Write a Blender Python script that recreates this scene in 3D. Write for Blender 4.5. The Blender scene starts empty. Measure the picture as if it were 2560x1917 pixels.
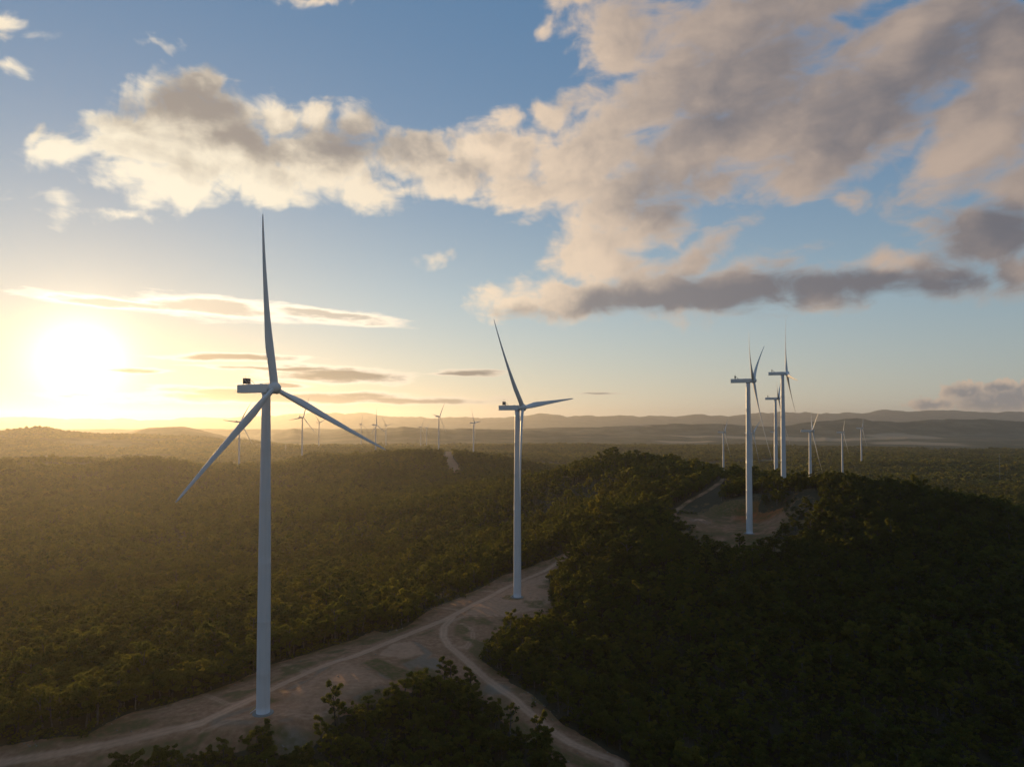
import bpy, math, random
import numpy as np
from mathutils import Vector, Matrix

rng = np.random.default_rng(11)
random.seed(11)
scene = bpy.context.scene
COL = scene.collection
R = math.radians

# ------------------------------------------------------------------ camera model (used to survey the place from the photo)
CZ = 133.0; F = 1535.0; QX, QY = 1105.5, 908.6         # survey units: 2211 x 1656 sheet, horizon at QY
PITCH = R(1.65)
PY0 = QY - F * math.tan(PITCH)

def ray(qx, qy):
    a = (qx - QX) / F; b = (PY0 - qy) / F
    return np.array([a, math.cos(PITCH) - b * math.sin(PITCH), math.sin(PITCH) + b * math.cos(PITCH)])

def at(qx, qy, d):
    r = ray(qx, qy); return r * (d / r[1]) + np.array([0, 0, CZ])

def az_el(qx, qy):
    r = ray(qx, qy); r = r / np.linalg.norm(r)
    return math.degrees(math.atan2(r[0], r[1])), math.degrees(math.asin(r[2]))

def az_of(qx): return math.atan((qx - QX) / F)

SUN_AZ, SUN_EL = -31.3, 4.1
sun_dir = Vector((math.sin(R(SUN_AZ)) * math.cos(R(SUN_EL)), math.cos(R(SUN_AZ)) * math.cos(R(SUN_EL)), math.sin(R(SUN_EL))))

# ------------------------------------------------------------------ noise
def _hash(ix, iy, s):
    h = (ix.astype(np.int64) * 374761393 + iy.astype(np.int64) * 668265263 + s * 974634721) & 0xffffffff
    h = ((h ^ (h >> 13)) * 1274126177) & 0xffffffff
    return ((h ^ (h >> 16)) & 0xffff) / 65535.0

def vnoise(x, y, s=0):
    ix = np.floor(x); iy = np.floor(y); fx = x - ix; fy = y - iy
    fx = fx * fx * fx * (fx * (fx * 6 - 15) + 10); fy = fy * fy * fy * (fy * (fy * 6 - 15) + 10)
    a = _hash(ix, iy, s); b = _hash(ix + 1, iy, s); c = _hash(ix, iy + 1, s); d = _hash(ix + 1, iy + 1, s)
    return (a * (1 - fx) + b * fx) * (1 - fy) + (c * (1 - fx) + d * fx) * fy

def fbm(x, y, s=0, o=4):
    t = 0; a = 1.0; n = 0
    for i in range(o):
        t = t + a * vnoise(x * 2 ** i + 17.3 * i, y * 2 ** i - 9.1 * i, s + i); n += a; a *= .5
    return t / n

def sstep(a, b, x):
    t = np.clip((x - a) / (b - a), 0, 1); return t * t * (3 - 2 * t)

# ------------------------------------------------------------------ terrain survey: (sheet x, forward distance, ground height)
SURVEY = [
 (0,304,-8),(300,313,-5),(570,328,-.8),(480,322,-2),(680,340,-.8),(780,350,-1.2),(700,400,-1.5),(620,372,-2),(830,366,-1.5),(880,449,-2.5),(1000,511,-4),(1118,562,-5.5),(1040,540,-5),(1190,560,-6),(1190,667,0),(1120,600,-5),
 (620,300,-10),(350,292,-12),(900,330,-17),(800,300,-15),(1000,380,-13),(960,410,-7),(1105,200,-32),(300,200,-26),(1900,200,-58),(0,200,-28),(-300,250,-26),
 (300,390,-13),(0,390,-17),(600,430,-9),(438,500,-10),(600,520,-12),(520,450,-9),(250,480,-16),(900,560,-11),(1050,700,-10),(-300,400,-32),  # points added to raise this slope, so its trees shade the pad
 (0,720,-50),(300,720,-48),(600,720,-38),(900,850,-34),(1105,950,-18),(-400,720,-55),
 (0,1400,-50),(300,1400,-48),(600,1500,-40),(900,1500,-30),(1100,1450,0),(-400,1400,-50),
 (516,2250,-19.5),(652,2541,-3.4),(811,3043,-34.6),(688,4080,-26),(780,5072,-38),(834,4949,-48.6),(909,5285,-64),(921,5575,-75),(948,3120,2.8),(1023,3050,-25.4),(1116,4703,-45),
 (972,2300,24),(1060,2250,8),(1120,2200,-8),(900,2400,8),(985,1900,-10),(1040,2600,-30),
 (1340,1150,62),(1250,1150,50),(1180,1150,33),(1440,1150,58),(1505,1120,46),(1105,1200,15),(1300,950,30),(1250,820,12),(1400,900,38),(1240,1300,30),
 (1622,693,23.2),(1560,757,24),(1450,787,30),(1500,850,38),(1540,925,44),(1565,993,49),(1612,1005,48),(1650,783,31),(1590,720,23.5),(1640,740,24),
 (1620,830,45),(1690,871,42),(1720,770,56),(1677,1200,21.6),(1830,740,56),(1950,700,50),(2050,680,42),(2211,650,31),(2400,640,15),
 (1700,600,13),(1622,640,13),(1500,694,15),(1380,720,32),(1300,700,23),(1230,680,6),
 (1250,600,-2),(1250,500,-14),(1400,600,10),(1400,500,-12),(1400,400,-26),(1622,560,0),(1622,450,-20),(1622,350,-38),
 (1900,600,25),(1900,500,2),(1900,400,-20),(1900,330,-38),(2211,550,15),(2211,450,-8),(2211,355,-34),(2500,450,-10),(2500,300,-45),
 (985,427,-5),(1100,371,-10),(1200,338,-15),(1340,321,-20.5),(1100,450,-8),(1280,400,-20),
 (2211,1000,-12),(2000,1000,0),(1850,1000,18),(2000,1500,-38),(2211,1500,-42),(1800,1500,-24),(1748,1352,-35.4),(1817,2352,-54),(1858,2800,-44.8),(1562,2242,-52),(1622,1800,-47),(1671,2862,-60),
 (2211,2500,-55),(2211,4000,-75),(1105,3200,-50),(1105,4500,-68),(1300,2000,-50),(1400,1500,-20),(1300,3000,-65),(1500,1450,-10),(2600,1500,-45),(2600,4000,-75),
 (280,2000,15),(340,2000,13),(395,2050,2),(440,2100,-12),(500,2150,-17),(195,2050,-9),(130,2150,5),(70,2150,7),(0,2200,0),(-200,2200,4),(130,1750,-38),(300,1700,-36),(430,1750,-42),(0,2500,-30),(145,2450,-22),(250,2450,-24),(330,2400,-20),(400,2400,-26),(470,2500,-48),(540,2550,-52),(600,2450,-30),(620,2850,-45),(150,2800,-58),(330,2800,-58),(0,2850,-60),(480,2900,-60),(720,2700,-22),(760,2900,-30),(200,3200,-62),(400,3200,-62),(0,3200,-60),(650,3300,-42),(-400,3300,-60),
 (0,5600,-75),(500,5800,-75),(1105,6000,-80),(1700,6000,-82),(2300,6000,-82),(-500,5800,-75),
]
_P = np.array([[az_of(q), math.log(d / math.cos(az_of(q))), z] for q, d, z in SURVEY])

def _phi(r): return np.where(r > 1e-9, r * r * np.log(np.maximum(r, 1e-9)), 0.0)
_n = len(_P)
_K = _phi(np.hypot(_P[:, None, 0] - _P[None, :, 0], _P[:, None, 1] - _P[None, :, 1])) + np.eye(_n) * 2e-4
_Q = np.c_[np.ones(_n), _P[:, :2]]
def relief(x, y):
    r = np.hypot(x, y)
    a = np.clip((r - 560) / 1500, 0, 1) * 22 * sstep(9000, 5000, r)
    n = fbm(x / 520, y / 520, 9, 4); rdg = 1 - np.abs(2 * fbm(x / 760 + 3.1, y / 760, 12, 4) - 1)
    return a * (.55 * (n - .5) * 1.3 + .75 * (rdg - .72)) + .9 * (fbm(x / 28, y / 28, 3, 3) - .5) * sstep(7000, 3000, r) * sstep(420, 800, r)
_sx = np.array([math.tan(az_of(q)) * d for q, d, z in SURVEY]); _sy = np.array([float(d) for q, d, z in SURVEY])
_P[:, 2] -= relief(_sx, _sy)
_W = np.linalg.solve(np.block([[_K, _Q], [_Q.T, np.zeros((3, 3))]]), np.r_[_P[:, 2], 0, 0, 0])

RIDGES = [  # distance, spread, silhouette on the sheet
 (5000, .13, [(-700,925),(-300,915),(-100,929),(0,931),(39,926),(94,926),(156,936),(195,941),(223,943),(281,941),(400,946),(500,952),(600,962),(700,975)]),
 (6800, .13, [(100,955),(180,948),(223,943),(281,932),(320,924),(345,921),(361,920.5),(395,922),(436,929),(486,941),(560,950),(640,960)]),
 (9000, .16, [(-700,925),(300,948),(480,946),(550,944),(600,930),(638,925.5),(658,932),(700,934),(760,927),(800,925),(841,923.5),(871,921),(931,924),(1000,926),(1068,926),(1150,929),(1300,936),(1500,945)]),
 (11500, .055, [(1100,926),(1300,922),(1400,918),(1478,914.5),(1530,916),(1575,916),(1620,920),(1680,921),(1710,919),(1744,912),(1780,908.5),(1800,908),(1825,904.5),(1850,903),(1868,905),(1882,909),(1915,909.5),(1950,911.7),(1985,907.5),(2014,906),(2035,907.5),(2045,905.6),(2080,904.8),(2118,904.5),(2163,908),(2240,911),(2400,908),(2700,905)]),
 (26000, .07, [(-800,890),(-300,899),(0,900),(200,904),(400,903),(466,901.5),(520,898),(562,896),(620,895),(680,892.6),(756,892.6),(800,893),(822,895),(850,900),(871,903),(912,901),(958,903.6),(1020,902),(1062,899.5),(1090,901),(1120,897),(1146,895),(1169,892.8),(1195,897),(1232,900),(1259,896.6),(1290,899),(1330,898),(1382,900),(1430,899),(1479,897.6),(1511,894),(1540,896),(1575,896.6),(1610,893),(1640,891),(1695,893),(1737,891),(1771,894),(1800,891.5),(1834,889.5),(1890,889),(1923,886),(1960,887),(2000,885.5),(2072,886),(2120,889),(2163,891),(2300,889),(2700,886)]),
]
BANK = at(1640, 1106, 775)

def height(x, y):
    x = np.asarray(x, float); y = np.asarray(y, float)
    r = np.hypot(x, y); az = np.arctan2(x, y); azc = np.clip(az, -.85, .85)
    lr = np.log(np.clip(r, 190, 7000))
    sh = x.shape; u = azc.ravel(); v = lr.ravel(); z = np.empty(u.size)
    for i in range(0, u.size, 20000):
        s = slice(i, i + 20000)
        k = _phi(np.hypot(u[s, None] - _P[None, :, 0], v[s, None] - _P[None, :, 1]))
        z[s] = k @ _W[:_n] + _W[_n] + _W[_n + 1] * u[s] + _W[_n + 2] * v[s]
    z = z.reshape(sh)
    # far plain
    t = sstep(4200, 6500, r)
    plain = -84 + 14 * (fbm(x / 3000, y / 3000, 5, 3) - .5)
    z = z * (1 - t) + plain * t
    z = z + relief(x, y)
    lnr = np.log(np.maximum(r, 1))
    q = QX + F * np.tan(az.clip(-1.0, 1.0))
    for d, w, pts in RIDGES:
        px = np.array([p[0] for p in pts]); py = np.array([p[1] for p in pts])
        top = CZ + (QY - np.interp(q, px, py)) / F * d
        top = top + d / F * (11.0 if d > 20000 else 5.0) * (fbm(az * 44 + d, az * 0 + 3.7, 23, 5) - .5)
        rad = d / np.cos(az.clip(-1, 1))
        warp = .5 * w * (fbm(az * 14 + d, az * 3 + lnr * 2, 21, 3) - .5)
        dl = (lnr - np.log(rad) + warp * 0) / w
        prof = np.exp(-np.where(dl < 0, dl * dl * .55, dl * dl))
        ero = (fbm(x / (d * .035), y / (d * .035), 31, 5) - .5) * d * .007 * np.exp(-(dl + 1.0) ** 2) * np.clip((top + 80) / 150, 0, 1)
        tgt = -84 + (top + 84) * prof + ero * np.clip(prof * 3, 0, 1)
        on = sstep(d * .55, d * .75, r)
        z = np.where((tgt > z) & (on > 0), z + (tgt - z) * on, z)
    return z

def ground_hit(qx, qy, lo=225, hi=26000, up=0.0):
    r = ray(qx, qy); d = np.exp(np.linspace(math.log(lo), math.log(hi), 900))
    P = r[None] * (d / r[1])[:, None] + np.array([0, 0, CZ])
    below = P[:, 2] < height(P[:, 0], P[:, 1]) + up
    i = int(np.argmax(below)) if below.any() else 899
    a, b = (d[max(i - 1, 0)], d[i])
    for _ in range(12):
        m = .5 * (a + b); p = r * (m / r[1]) + np.array([0, 0, CZ])
        if p[2] < height(p[0:1], p[1:2])[0] + up: b = m
        else: a = m
    return p[:2]

# cleared ground ----------------------------------------------------
CLEAR1 = [(-60,1614),(0,1610.6),(187,1586),(281,1539),(375,1517),(433,1499.6),(515,1469),(584,1434),(685,1404.6),(767,1380),(808,1360),(833,1366),(877,1353),(936,1311),(1029,1273),(1086.5,1241.6),(1164.6,1214.6),(1219,1194),(1222,1204),(1186,1226),(1189,1272),(1198,1299),(1156,1314),(1090,1320),(1086,1344),(1056,1368),(1041,1392),(1044,1428),(1074,1449),(1134.5,1491),(1210,1557.6),(1295.6,1611.8),(1350,1648),(1385,1690),(1285,1690),(1255,1655),(1180,1590),(1104,1540),(1056,1492),(999,1444),(965,1440),(924,1450),(885,1462),(841,1473.6),(800,1492),(767,1503),(726,1516),(700,1545),(660,1600),(610,1596),(570,1580),(468,1588),(328,1612),(234,1632),(140,1657),(60,1690),(-60,1700)]
CLEAR3 = [(1444,1108),(1500,1111),(1540,1105),(1615,1097),(1690,1096),(1704,1112),(1665,1148),(1622,1164),(1565,1163),(1515,1142),(1470,1122)]
def c5(l): return [((500 + x / 2.107) / 1.1578, (1400 + y / 2.107) / 1.1578) for x, y in l]
ROAD1 = [(-60,1652),(0,1646),(130,1625),(260,1600),(360,1576)] + c5([(0,858),(120,800),(300,715),(450,642),(600,575),(800,508),(950,448),(1150,368),(1300,308),(1450,228),(1600,150),(1720,95),(1830,48)]) + [(1230,1190)]
ROAD2 = c5([(1330,300),(1285,350),(1280,400),(1310,450),(1370,500),(1450,570),(1560,660),(1700,770),(1830,880),(1950,960),(2080,1015),(2212,1062)]) + [(1340,1700)]
SPURS = [c5(l) for l in ([(1300,330),(1390,297),(1600,290),(1700,262)], [(1310,445),(1400,462),(1440,405),(1430,362),(1380,335)], [(1240,246),(1380,268)], [(1450,156),(1590,176)], [(1690,190),(1790,205),(1860,215)], [(0,700),(150,760),(300,720)], [(430,545),(560,590)], [(20,900),(300,810),(560,830),(700,800)])]
PINK = c5([(1380,292),(1600,290),(1780,262),(1868,212),(1838,62),(1700,110),(1450,232)])
WEDGE = c5([(850,540),(930,512),(1040,560),(1130,590),(1020,640),(950,600)])
SLAB = c5([(935,500),(1010,440),(1110,425),(1180,490),(1080,520)])
BATTER = c5([(1110,425),(1150,430),(1230,490),(1110,585),(1060,545),(1180,490)])
ROAD3 = [(1446,1110),(1479,1087),(1513.6,1068),(1541,1051),(1560,1038),(1588,1034.5),(1614,1038)]
Q1 = [np.array(p, float) for p in CLEAR1]; Q3 = [np.array(p, float) for p in CLEAR3]; QR3 = [np.array(p, float) for p in ROAD3]; QB = [np.array(p, float) for p in [(1440,1112),(1448,1100),(1480,1084),(1514,1064),(1542,1046),(1566,1030),(1600,1031),(1612,1036),(1590,1041),(1565,1052),(1545,1072),(1520,1092),(1500,1113)]]
ROAD4 = [(970,974),(967,988),(976,1000),(982,1012),(984,1022)]
def hits(l, lo=225, ups=None): return np.array([ground_hit(a, b, lo, up=(ups[i] if ups else 0)) for i, (a, b) in enumerate(l)])
_i0, _i1, _i2 = CLEAR1.index((1222,1204)), CLEAR1.index((1041,1392)), CLEAR1.index((1285,1690))
UP1 = [7.5 if _i0 <= i <= _i1 or i >= _i2 else 0.0 for i in range(len(CLEAR1))]
UP3 = [0,0,0,0,0,4,9,9,8,6,2]
CLEAR1 = hits(CLEAR1, 200, UP1); CLEAR3 = hits(CLEAR3, 600, UP3); ROAD1 = hits(ROAD1); ROAD2 = hits(ROAD2)
ROAD3 = hits(ROAD3, 740); SPURS = [hits(l) for l in SPURS]; PINK, WEDGE, SLAB, BATTER = hits(PINK), hits(WEDGE), hits(SLAB), hits(BATTER); ROAD4 = hits(ROAD4, 1500)
def flat(q, y, z=-84): return at(q, y, (CZ - z) * F / (y - QY))[:2]
FIELDS = [np.array([flat(*p) for p in f]) for f in (
 [(1440,941.5),(1560,941.5),(1710,944.5),(1880,947.5),(1880,952),(1710,953),(1560,945.5),(1440,944)],
 [(1877,941),(1950,940.5),(2027,943),(2030,947.5),(1877,949)],
 [(1880,954),(1960,953),(2072,957),(2080,962),(1960,960.5),(1880,959)],
 [(1240,930),(1300,929),(1365,933),(1400,938),(1330,937),(1260,934)],
 [(1410,954),(1520,953),(1540,956),(1450,957.5)])]

def seg_dist(x, y, pts, closed=False):
    d = np.full(x.shape, 1e9); n = len(pts)
    for i in range(n if closed else n - 1):
        a = pts[i]; b = pts[(i + 1) % n]; ab = b - a; L = max(float(ab @ ab), 1e-9)
        t = np.clip(((x - a[0]) * ab[0] + (y - a[1]) * ab[1]) / L, 0, 1)
        d = np.minimum(d, np.hypot(x - a[0] - t * ab[0], y - a[1] - t * ab[1]))
    return d

def inside(x, y, pts):
    c = np.zeros(x.shape, bool); n = len(pts)
    for i in range(n):
        a = pts[i]; b = pts[(i + 1) % n]
        k = ((a[1] > y) != (b[1] > y)) & (x < (b[0] - a[0]) * (y - a[1]) / (b[1] - a[1] + 1e-12) + a[0])
        c ^= k
    return c

def sdist(x, y, pts):
    d = seg_dist(x, y, pts, True); return np.where(inside(x, y, pts), d, -d)

# turbines: name key, axis azimuth, rotor angle, foot position -----------------
TURB = [
 ('T1',115,-6,(-114.2,330.1)),('T2',120,-36,(4.2,563.5)),('T3',115,-60,(231.1,695.1)),('T4',110,20,(332.1,871.7)),('T5',116,52,(445.6,1202.1)),
 ('T6',108,56,(565.8,1351.5)),('T7',115,-60,(1090.8,2352.1)),('T8',119,58,(1375,2802.5)),('T9',115,54,(665.4,2242.1)),('T10',120,-54,(606.7,1802.7)),('T11',122,58,(1055.1,2862.9)),
 ('L1',115,34,(-863,2252.1)),('L2',119,22,(-750,2543.5)),('L3',108,-48,(-1107.5,4081.3)),('L4',107,12,(-1075.7,5073.3)),('L5',110,0,(-583.2,3044.7)),('L6',121,-38,(-877.4,4951.7)),
 ('L7',112,38,(-678.1,5286.9)),('L8',108,44,(-669.7,5576.5)),('L9',112.5,36,(-321.2,3120.9)),('L10',106,-36,(-165.1,3051.3)),('L11',122,-28,(32.9,4702.9))]
HUBZ = {'T1':148.1,'T2':143.4,'T3':172.3,'T4':191.1,'T5':170.6,'T6':113.7,'T7':95,'T8':104.2,'T9':97,'T10':102.2,'T11':89,'L1':129.2,'L2':145.6,'L3':122.7,'L4':111,'L5':114.4,'L6':100.4,'L7':84.9,'L8':74.1,'L9':151.8,'L10':123.6,'L11':103.9}

# ------------------------------------------------------------------ materials
def mat(name):
    m = bpy.data.materials.new(name); m.use_nodes = True
    nt = m.node_tree; nt.nodes.clear(); return m, nt

class NT:
    def __init__(s, nt): s.nt = nt
    def n(s, t, **k):
        nd = s.nt.nodes.new(t)
        for a, b in k.items(): setattr(nd, a, b)
        return nd
    def link(s, a, b): s.nt.links.new(a, b)
    def put(s, sock, v):
        if isinstance(v, bpy.types.NodeSocket): s.link(v, sock)
        elif v is not None: sock.default_value = v
    def m(s, op, a, b=None, c=None, clamp=False):
        nd = s.n('ShaderNodeMath', operation=op, use_clamp=clamp)
        s.put(nd.inputs[0], a)
        if b is not None: s.put(nd.inputs[1], b)
        if c is not None: s.put(nd.inputs[2], c)
        return nd.outputs[0]
    def v(s, op, a, b=None, scale=None):
        nd = s.n('ShaderNodeVectorMath', operation=op); s.put(nd.inputs[0], a)
        if b is not None: s.put(nd.inputs[1], b)
        if scale is not None: s.put(nd.inputs['Scale'], scale)
        return nd.outputs['Value'] if op in ('LENGTH', 'DOT_PRODUCT', 'DISTANCE') else nd.outputs[0]
    def mix(s, f, a, b):
        nd = s.n('ShaderNodeMix', data_type='RGBA'); s.put(nd.inputs[0], f)
        for k, v in ((6, a), (7, b)):
            s.put(nd.inputs[k], v if isinstance(v, bpy.types.NodeSocket) else (*v, 1)[:4])
        return nd.outputs[2]
    def noise(s, vec, scale, detail=4, rough=.5, dims='3D', dist=0):
        nd = s.n('ShaderNodeTexNoise', noise_dimensions=dims)
        if vec is not None: s.link(vec, nd.inputs['Vector'])
        nd.inputs['Scale'].default_value = scale; nd.inputs['Detail'].default_value = detail
        nd.inputs['Roughness'].default_value = rough; nd.inputs['Distortion'].default_value = dist
        return nd.outputs['Fac']
    def sm(s, x, a, b):
        nd = s.n('ShaderNodeMapRange', interpolation_type='SMOOTHSTEP'); s.put(nd.inputs[0], x)
        s.put(nd.inputs[1], a); s.put(nd.inputs[2], b); return nd.outputs[0]
    def attr(s, name): return s.n('ShaderNodeAttribute', attribute_name=name).outputs['Fac']
    def out(s, sh, disp=None):
        o = s.n('ShaderNodeOutputMaterial'); s.link(sh, o.inputs['Surface'])

def principled(t, col, rough=.6, spec=.3, metal=0):
    p = t.n('ShaderNodeBsdfPrincipled'); t.put(p.inputs['Base Color'], col if isinstance(col, bpy.types.NodeSocket) else (*col, 1))
    t.put(p.inputs['Roughness'], rough); p.inputs['Specular IOR Level'].default_value = spec; p.inputs['Metallic'].default_value = metal
    return p

def painted(name, col, stain=.12, rough=.38):
    m, nt = mat(name); t = NT(nt)
    tc = t.n('ShaderNodeTexCoord').outputs['Object']
    mp = t.n('ShaderNodeMapping'); t.link(tc, mp.inputs[0]); mp.inputs['Scale'].default_value = (1.2, 1.2, .05)
    st = t.sm(t.noise(mp.outputs[0], 1.0, 5, .6), .45, .8)
    bl = t.noise(tc, .35, 4, .6)
    c = t.mix(t.m('MULTIPLY', st, stain), col, (col[0] * .55, col[1] * .53, col[2] * .5))
    c = t.mix(t.m('MULTIPLY', bl, stain * .8), c, (col[0] * .8, col[1] * .8, col[2] * .78))
    rg = t.m('MULTIPLY_ADD', bl, .2, rough - .1)
    t.out(principled(t, c, rg, .4).outputs[0]); return m

M_TOWER = painted('tower_paint', (.62, .63, .66), .26)
M_BLADE = painted('blade_gelcoat', (.66, .67, .69), .12, .42)
M_NAC = painted('nacelle_shell', (.68, .69, .70), .14, .42)
M_DARK = painted('cooler_metal', (.05, .05, .055), .1, .5)
M_STEEL = painted('galvanised_steel', (.42, .43, .44), .2, .45)
M_YEL = painted('yellow_paint', (.62, .42, .05), .2, .5)
M_CONC = painted('foundation_concrete', (.27, .25, .23), .4, .85)
M_RED = painted('red_housing', (.35, .05, .03), .1, .4)

def ground_material():
    m, nt = mat('bush_ground'); t = NT(nt)
    pos = t.n('ShaderNodeNewGeometry').outputs['Position']
    dirt, worn, grav, red, field, grass, dry = [t.attr(a) for a in ('dirt', 'worn', 'gravel', 'redsoil', 'field', 'grass', 'farveg')]
    n1 = t.noise(pos, .35, 6, .6); n2 = t.noise(pos, .05, 5, .6); n3 = t.noise(pos, 1.6, 4, .7)
    n4 = t.noise(pos, .0025, 6, .62); n5 = t.noise(pos, .018, 6, .7)
    litter = t.mix(n1, (.045, .038, .022), (.10, .078, .045))
    canopy = t.mix(t.sm(n5, .3, .7), (.030, .036, .018), (.075, .080, .034))
    canopy = t.mix(t.sm(n4, .42, .68), canopy, (.150, .128, .070))
    veg = t.mix(dry, litter, canopy)
    d1 = t.mix(t.sm(n1, .3, .72), (.28, .130, .068), (.44, .220, .122))
    d1 = t.mix(t.m('MULTIPLY', t.sm(n2, .5, .72), .7), d1, (.19, .108, .052))
    d1 = t.mix(t.m('MULTIPLY', t.sm(n3, .55, .8), .35), d1, (.52, .31, .19))
    gr = t.mix(n3, (.17, .118, .082), (.34, .25, .18))
    d1 = t.mix(grav, d1, gr)
    d1 = t.mix(t.m('MULTIPLY', t.m('MAXIMUM', worn, 0), .85), d1, (.70, .385, .235))
    d1 = t.mix(t.m('MULTIPLY', red, t.m('MULTIPLY_ADD', n2, .7, .5), clamp=True), d1, (.42, .115, .038))
    d1 = t.mix(t.m('MULTIPLY', t.m('MAXIMUM', t.m('MULTIPLY', worn, -1.0), 0), 2.0), d1, (.07, .048, .03))
    gc = t.mix(n1, (.060, .056, .018), (.15, .115, .032))
    d1 = t.mix(t.m('MULTIPLY', grass, t.sm(n1, .25, .6)), d1, gc)
    edge = t.sm(t.m('ADD', dirt, t.m('MULTIPLY', t.m('SUBTRACT', n1, .5), .9)), .38, .62)
    c = t.mix(edge, veg, d1)
    c = t.mix(t.m('MULTIPLY', field, t.sm(t.noise(pos, .0035, 5, .6), .15, .42)), c, (.36, .26, .155))
    p = principled(t, c, .92, .1)
    b = t.n('ShaderNodeBump'); b.inputs['Strength'].default_value = .7; b.inputs['Distance'].default_value = .35
    t.link(t.m('ADD', n1, t.m('MULTIPLY', n3, .4)), b.inputs['Height']); t.link(b.outputs[0], p.inputs['Normal'])
    t.out(p.outputs[0]); return m

def leaf_material(name, cols, trans=.35):
    m, nt = mat(name); t = NT(nt)
    rnd = t.n('ShaderNodeObjectInfo').outputs['Random']
    hue = t.attr('hue')
    cr = t.n('ShaderNodeValToRGB'); cr.color_ramp.interpolation = 'LINEAR'
    els = cr.color_ramp.elements
    while len(els) < len(cols): els.new(.5)
    for i, c in enumerate(cols):
        els[i].position = i / (len(cols) - 1); els[i].color = (*c, 1)
    t.link(rnd, cr.inputs[0])
    c = t.mix(t.m('MULTIPLY', hue, .55), cr.outputs[0], (.21, .19, .055))
    geo = t.n('ShaderNodeNewGeometry').outputs['Position']
    patch = t.noise(geo, .012, 4, .6); patch2 = t.noise(geo, .0045, 3, .5)
    c = t.mix(t.m('MULTIPLY', t.sm(patch, .5, .75), .5), c, (.13, .100, .044))
    c = t.mix(t.m('MULTIPLY', t.sm(patch2, .42, .68), .55), c, (.056, .072, .030))
    d = t.n('ShaderNodeBsdfDiffuse'); t.link(c, d.inputs[0])
    tr = t.n('ShaderNodeBsdfTranslucent')
    tc = t.n('ShaderNodeMix', data_type='RGBA', blend_type='MULTIPLY'); tc.inputs[0].default_value = 1
    t.link(c, tc.inputs[6]); tc.inputs[7].default_value = (1.5, 1.35, .6, 1); t.link(tc.outputs[2], tr.inputs[0])
    mx = t.n('ShaderNodeMixShader'); mx.inputs[0].default_value = trans
    t.link(d.outputs[0], mx.inputs[1]); t.link(tr.outputs[0], mx.inputs[2])
    t.out(mx.outputs[0]); return m

M_LEAF = leaf_material('gum_leaves', [(.032, .052, .021), (.072, .102, .034), (.125, .144, .038), (.052, .080, .038), (.178, .172, .044), (.090, .116, .038)], .64)
def bark_material():
    m, nt = mat('gum_bark'); t = NT(nt)
    tc = t.n('ShaderNodeTexCoord').outputs['Object']
    n = t.noise(tc, 1.3, 5, .6); rnd = t.n('ShaderNodeObjectInfo').outputs['Random']
    a = t.mix(rnd, (.055, .043, .033), (.21, .185, .16))
    c = t.mix(t.sm(n, .4, .65), a, (.08, .065, .055))
    t.out(principled(t, c, .85, .15).outputs[0]); return m
M_BARK = bark_material()
M_GROUND = ground_material()

# ------------------------------------------------------------------ mesh helpers
def mesh_np(name, V, Fq, mats, mi=None, smooth=False, attrs=None):
    """V (n,3), Fq (m,4) or (m,3) int"""
    me = bpy.data.meshes.new(name); k = Fq.shape[1]
    me.vertices.add(len(V)); me.vertices.foreach_set('co', np.ascontiguousarray(V, np.float32).ravel())
    me.loops.add(Fq.size); me.loops.foreach_set('vertex_index', np.ascontiguousarray(Fq, np.int32).ravel())
    me.polygons.add(len(Fq)); me.polygons.foreach_set('loop_start', np.arange(0, Fq.size, k, dtype=np.int32))
    for m in mats: me.materials.append(m)
    if mi is not None: me.polygons.foreach_set('material_index', np.asarray(mi, np.int32))
    if smooth: me.polygons.foreach_set('use_smooth', np.ones(len(Fq), bool))
    for an, av in (attrs or {}).items():
        a = me.attributes.new(an, 'FLOAT', 'POINT'); a.data.foreach_set('value', np.ascontiguousarray(av, np.float32))
    me.update(calc_edges=True); me.validate(); return me

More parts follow.
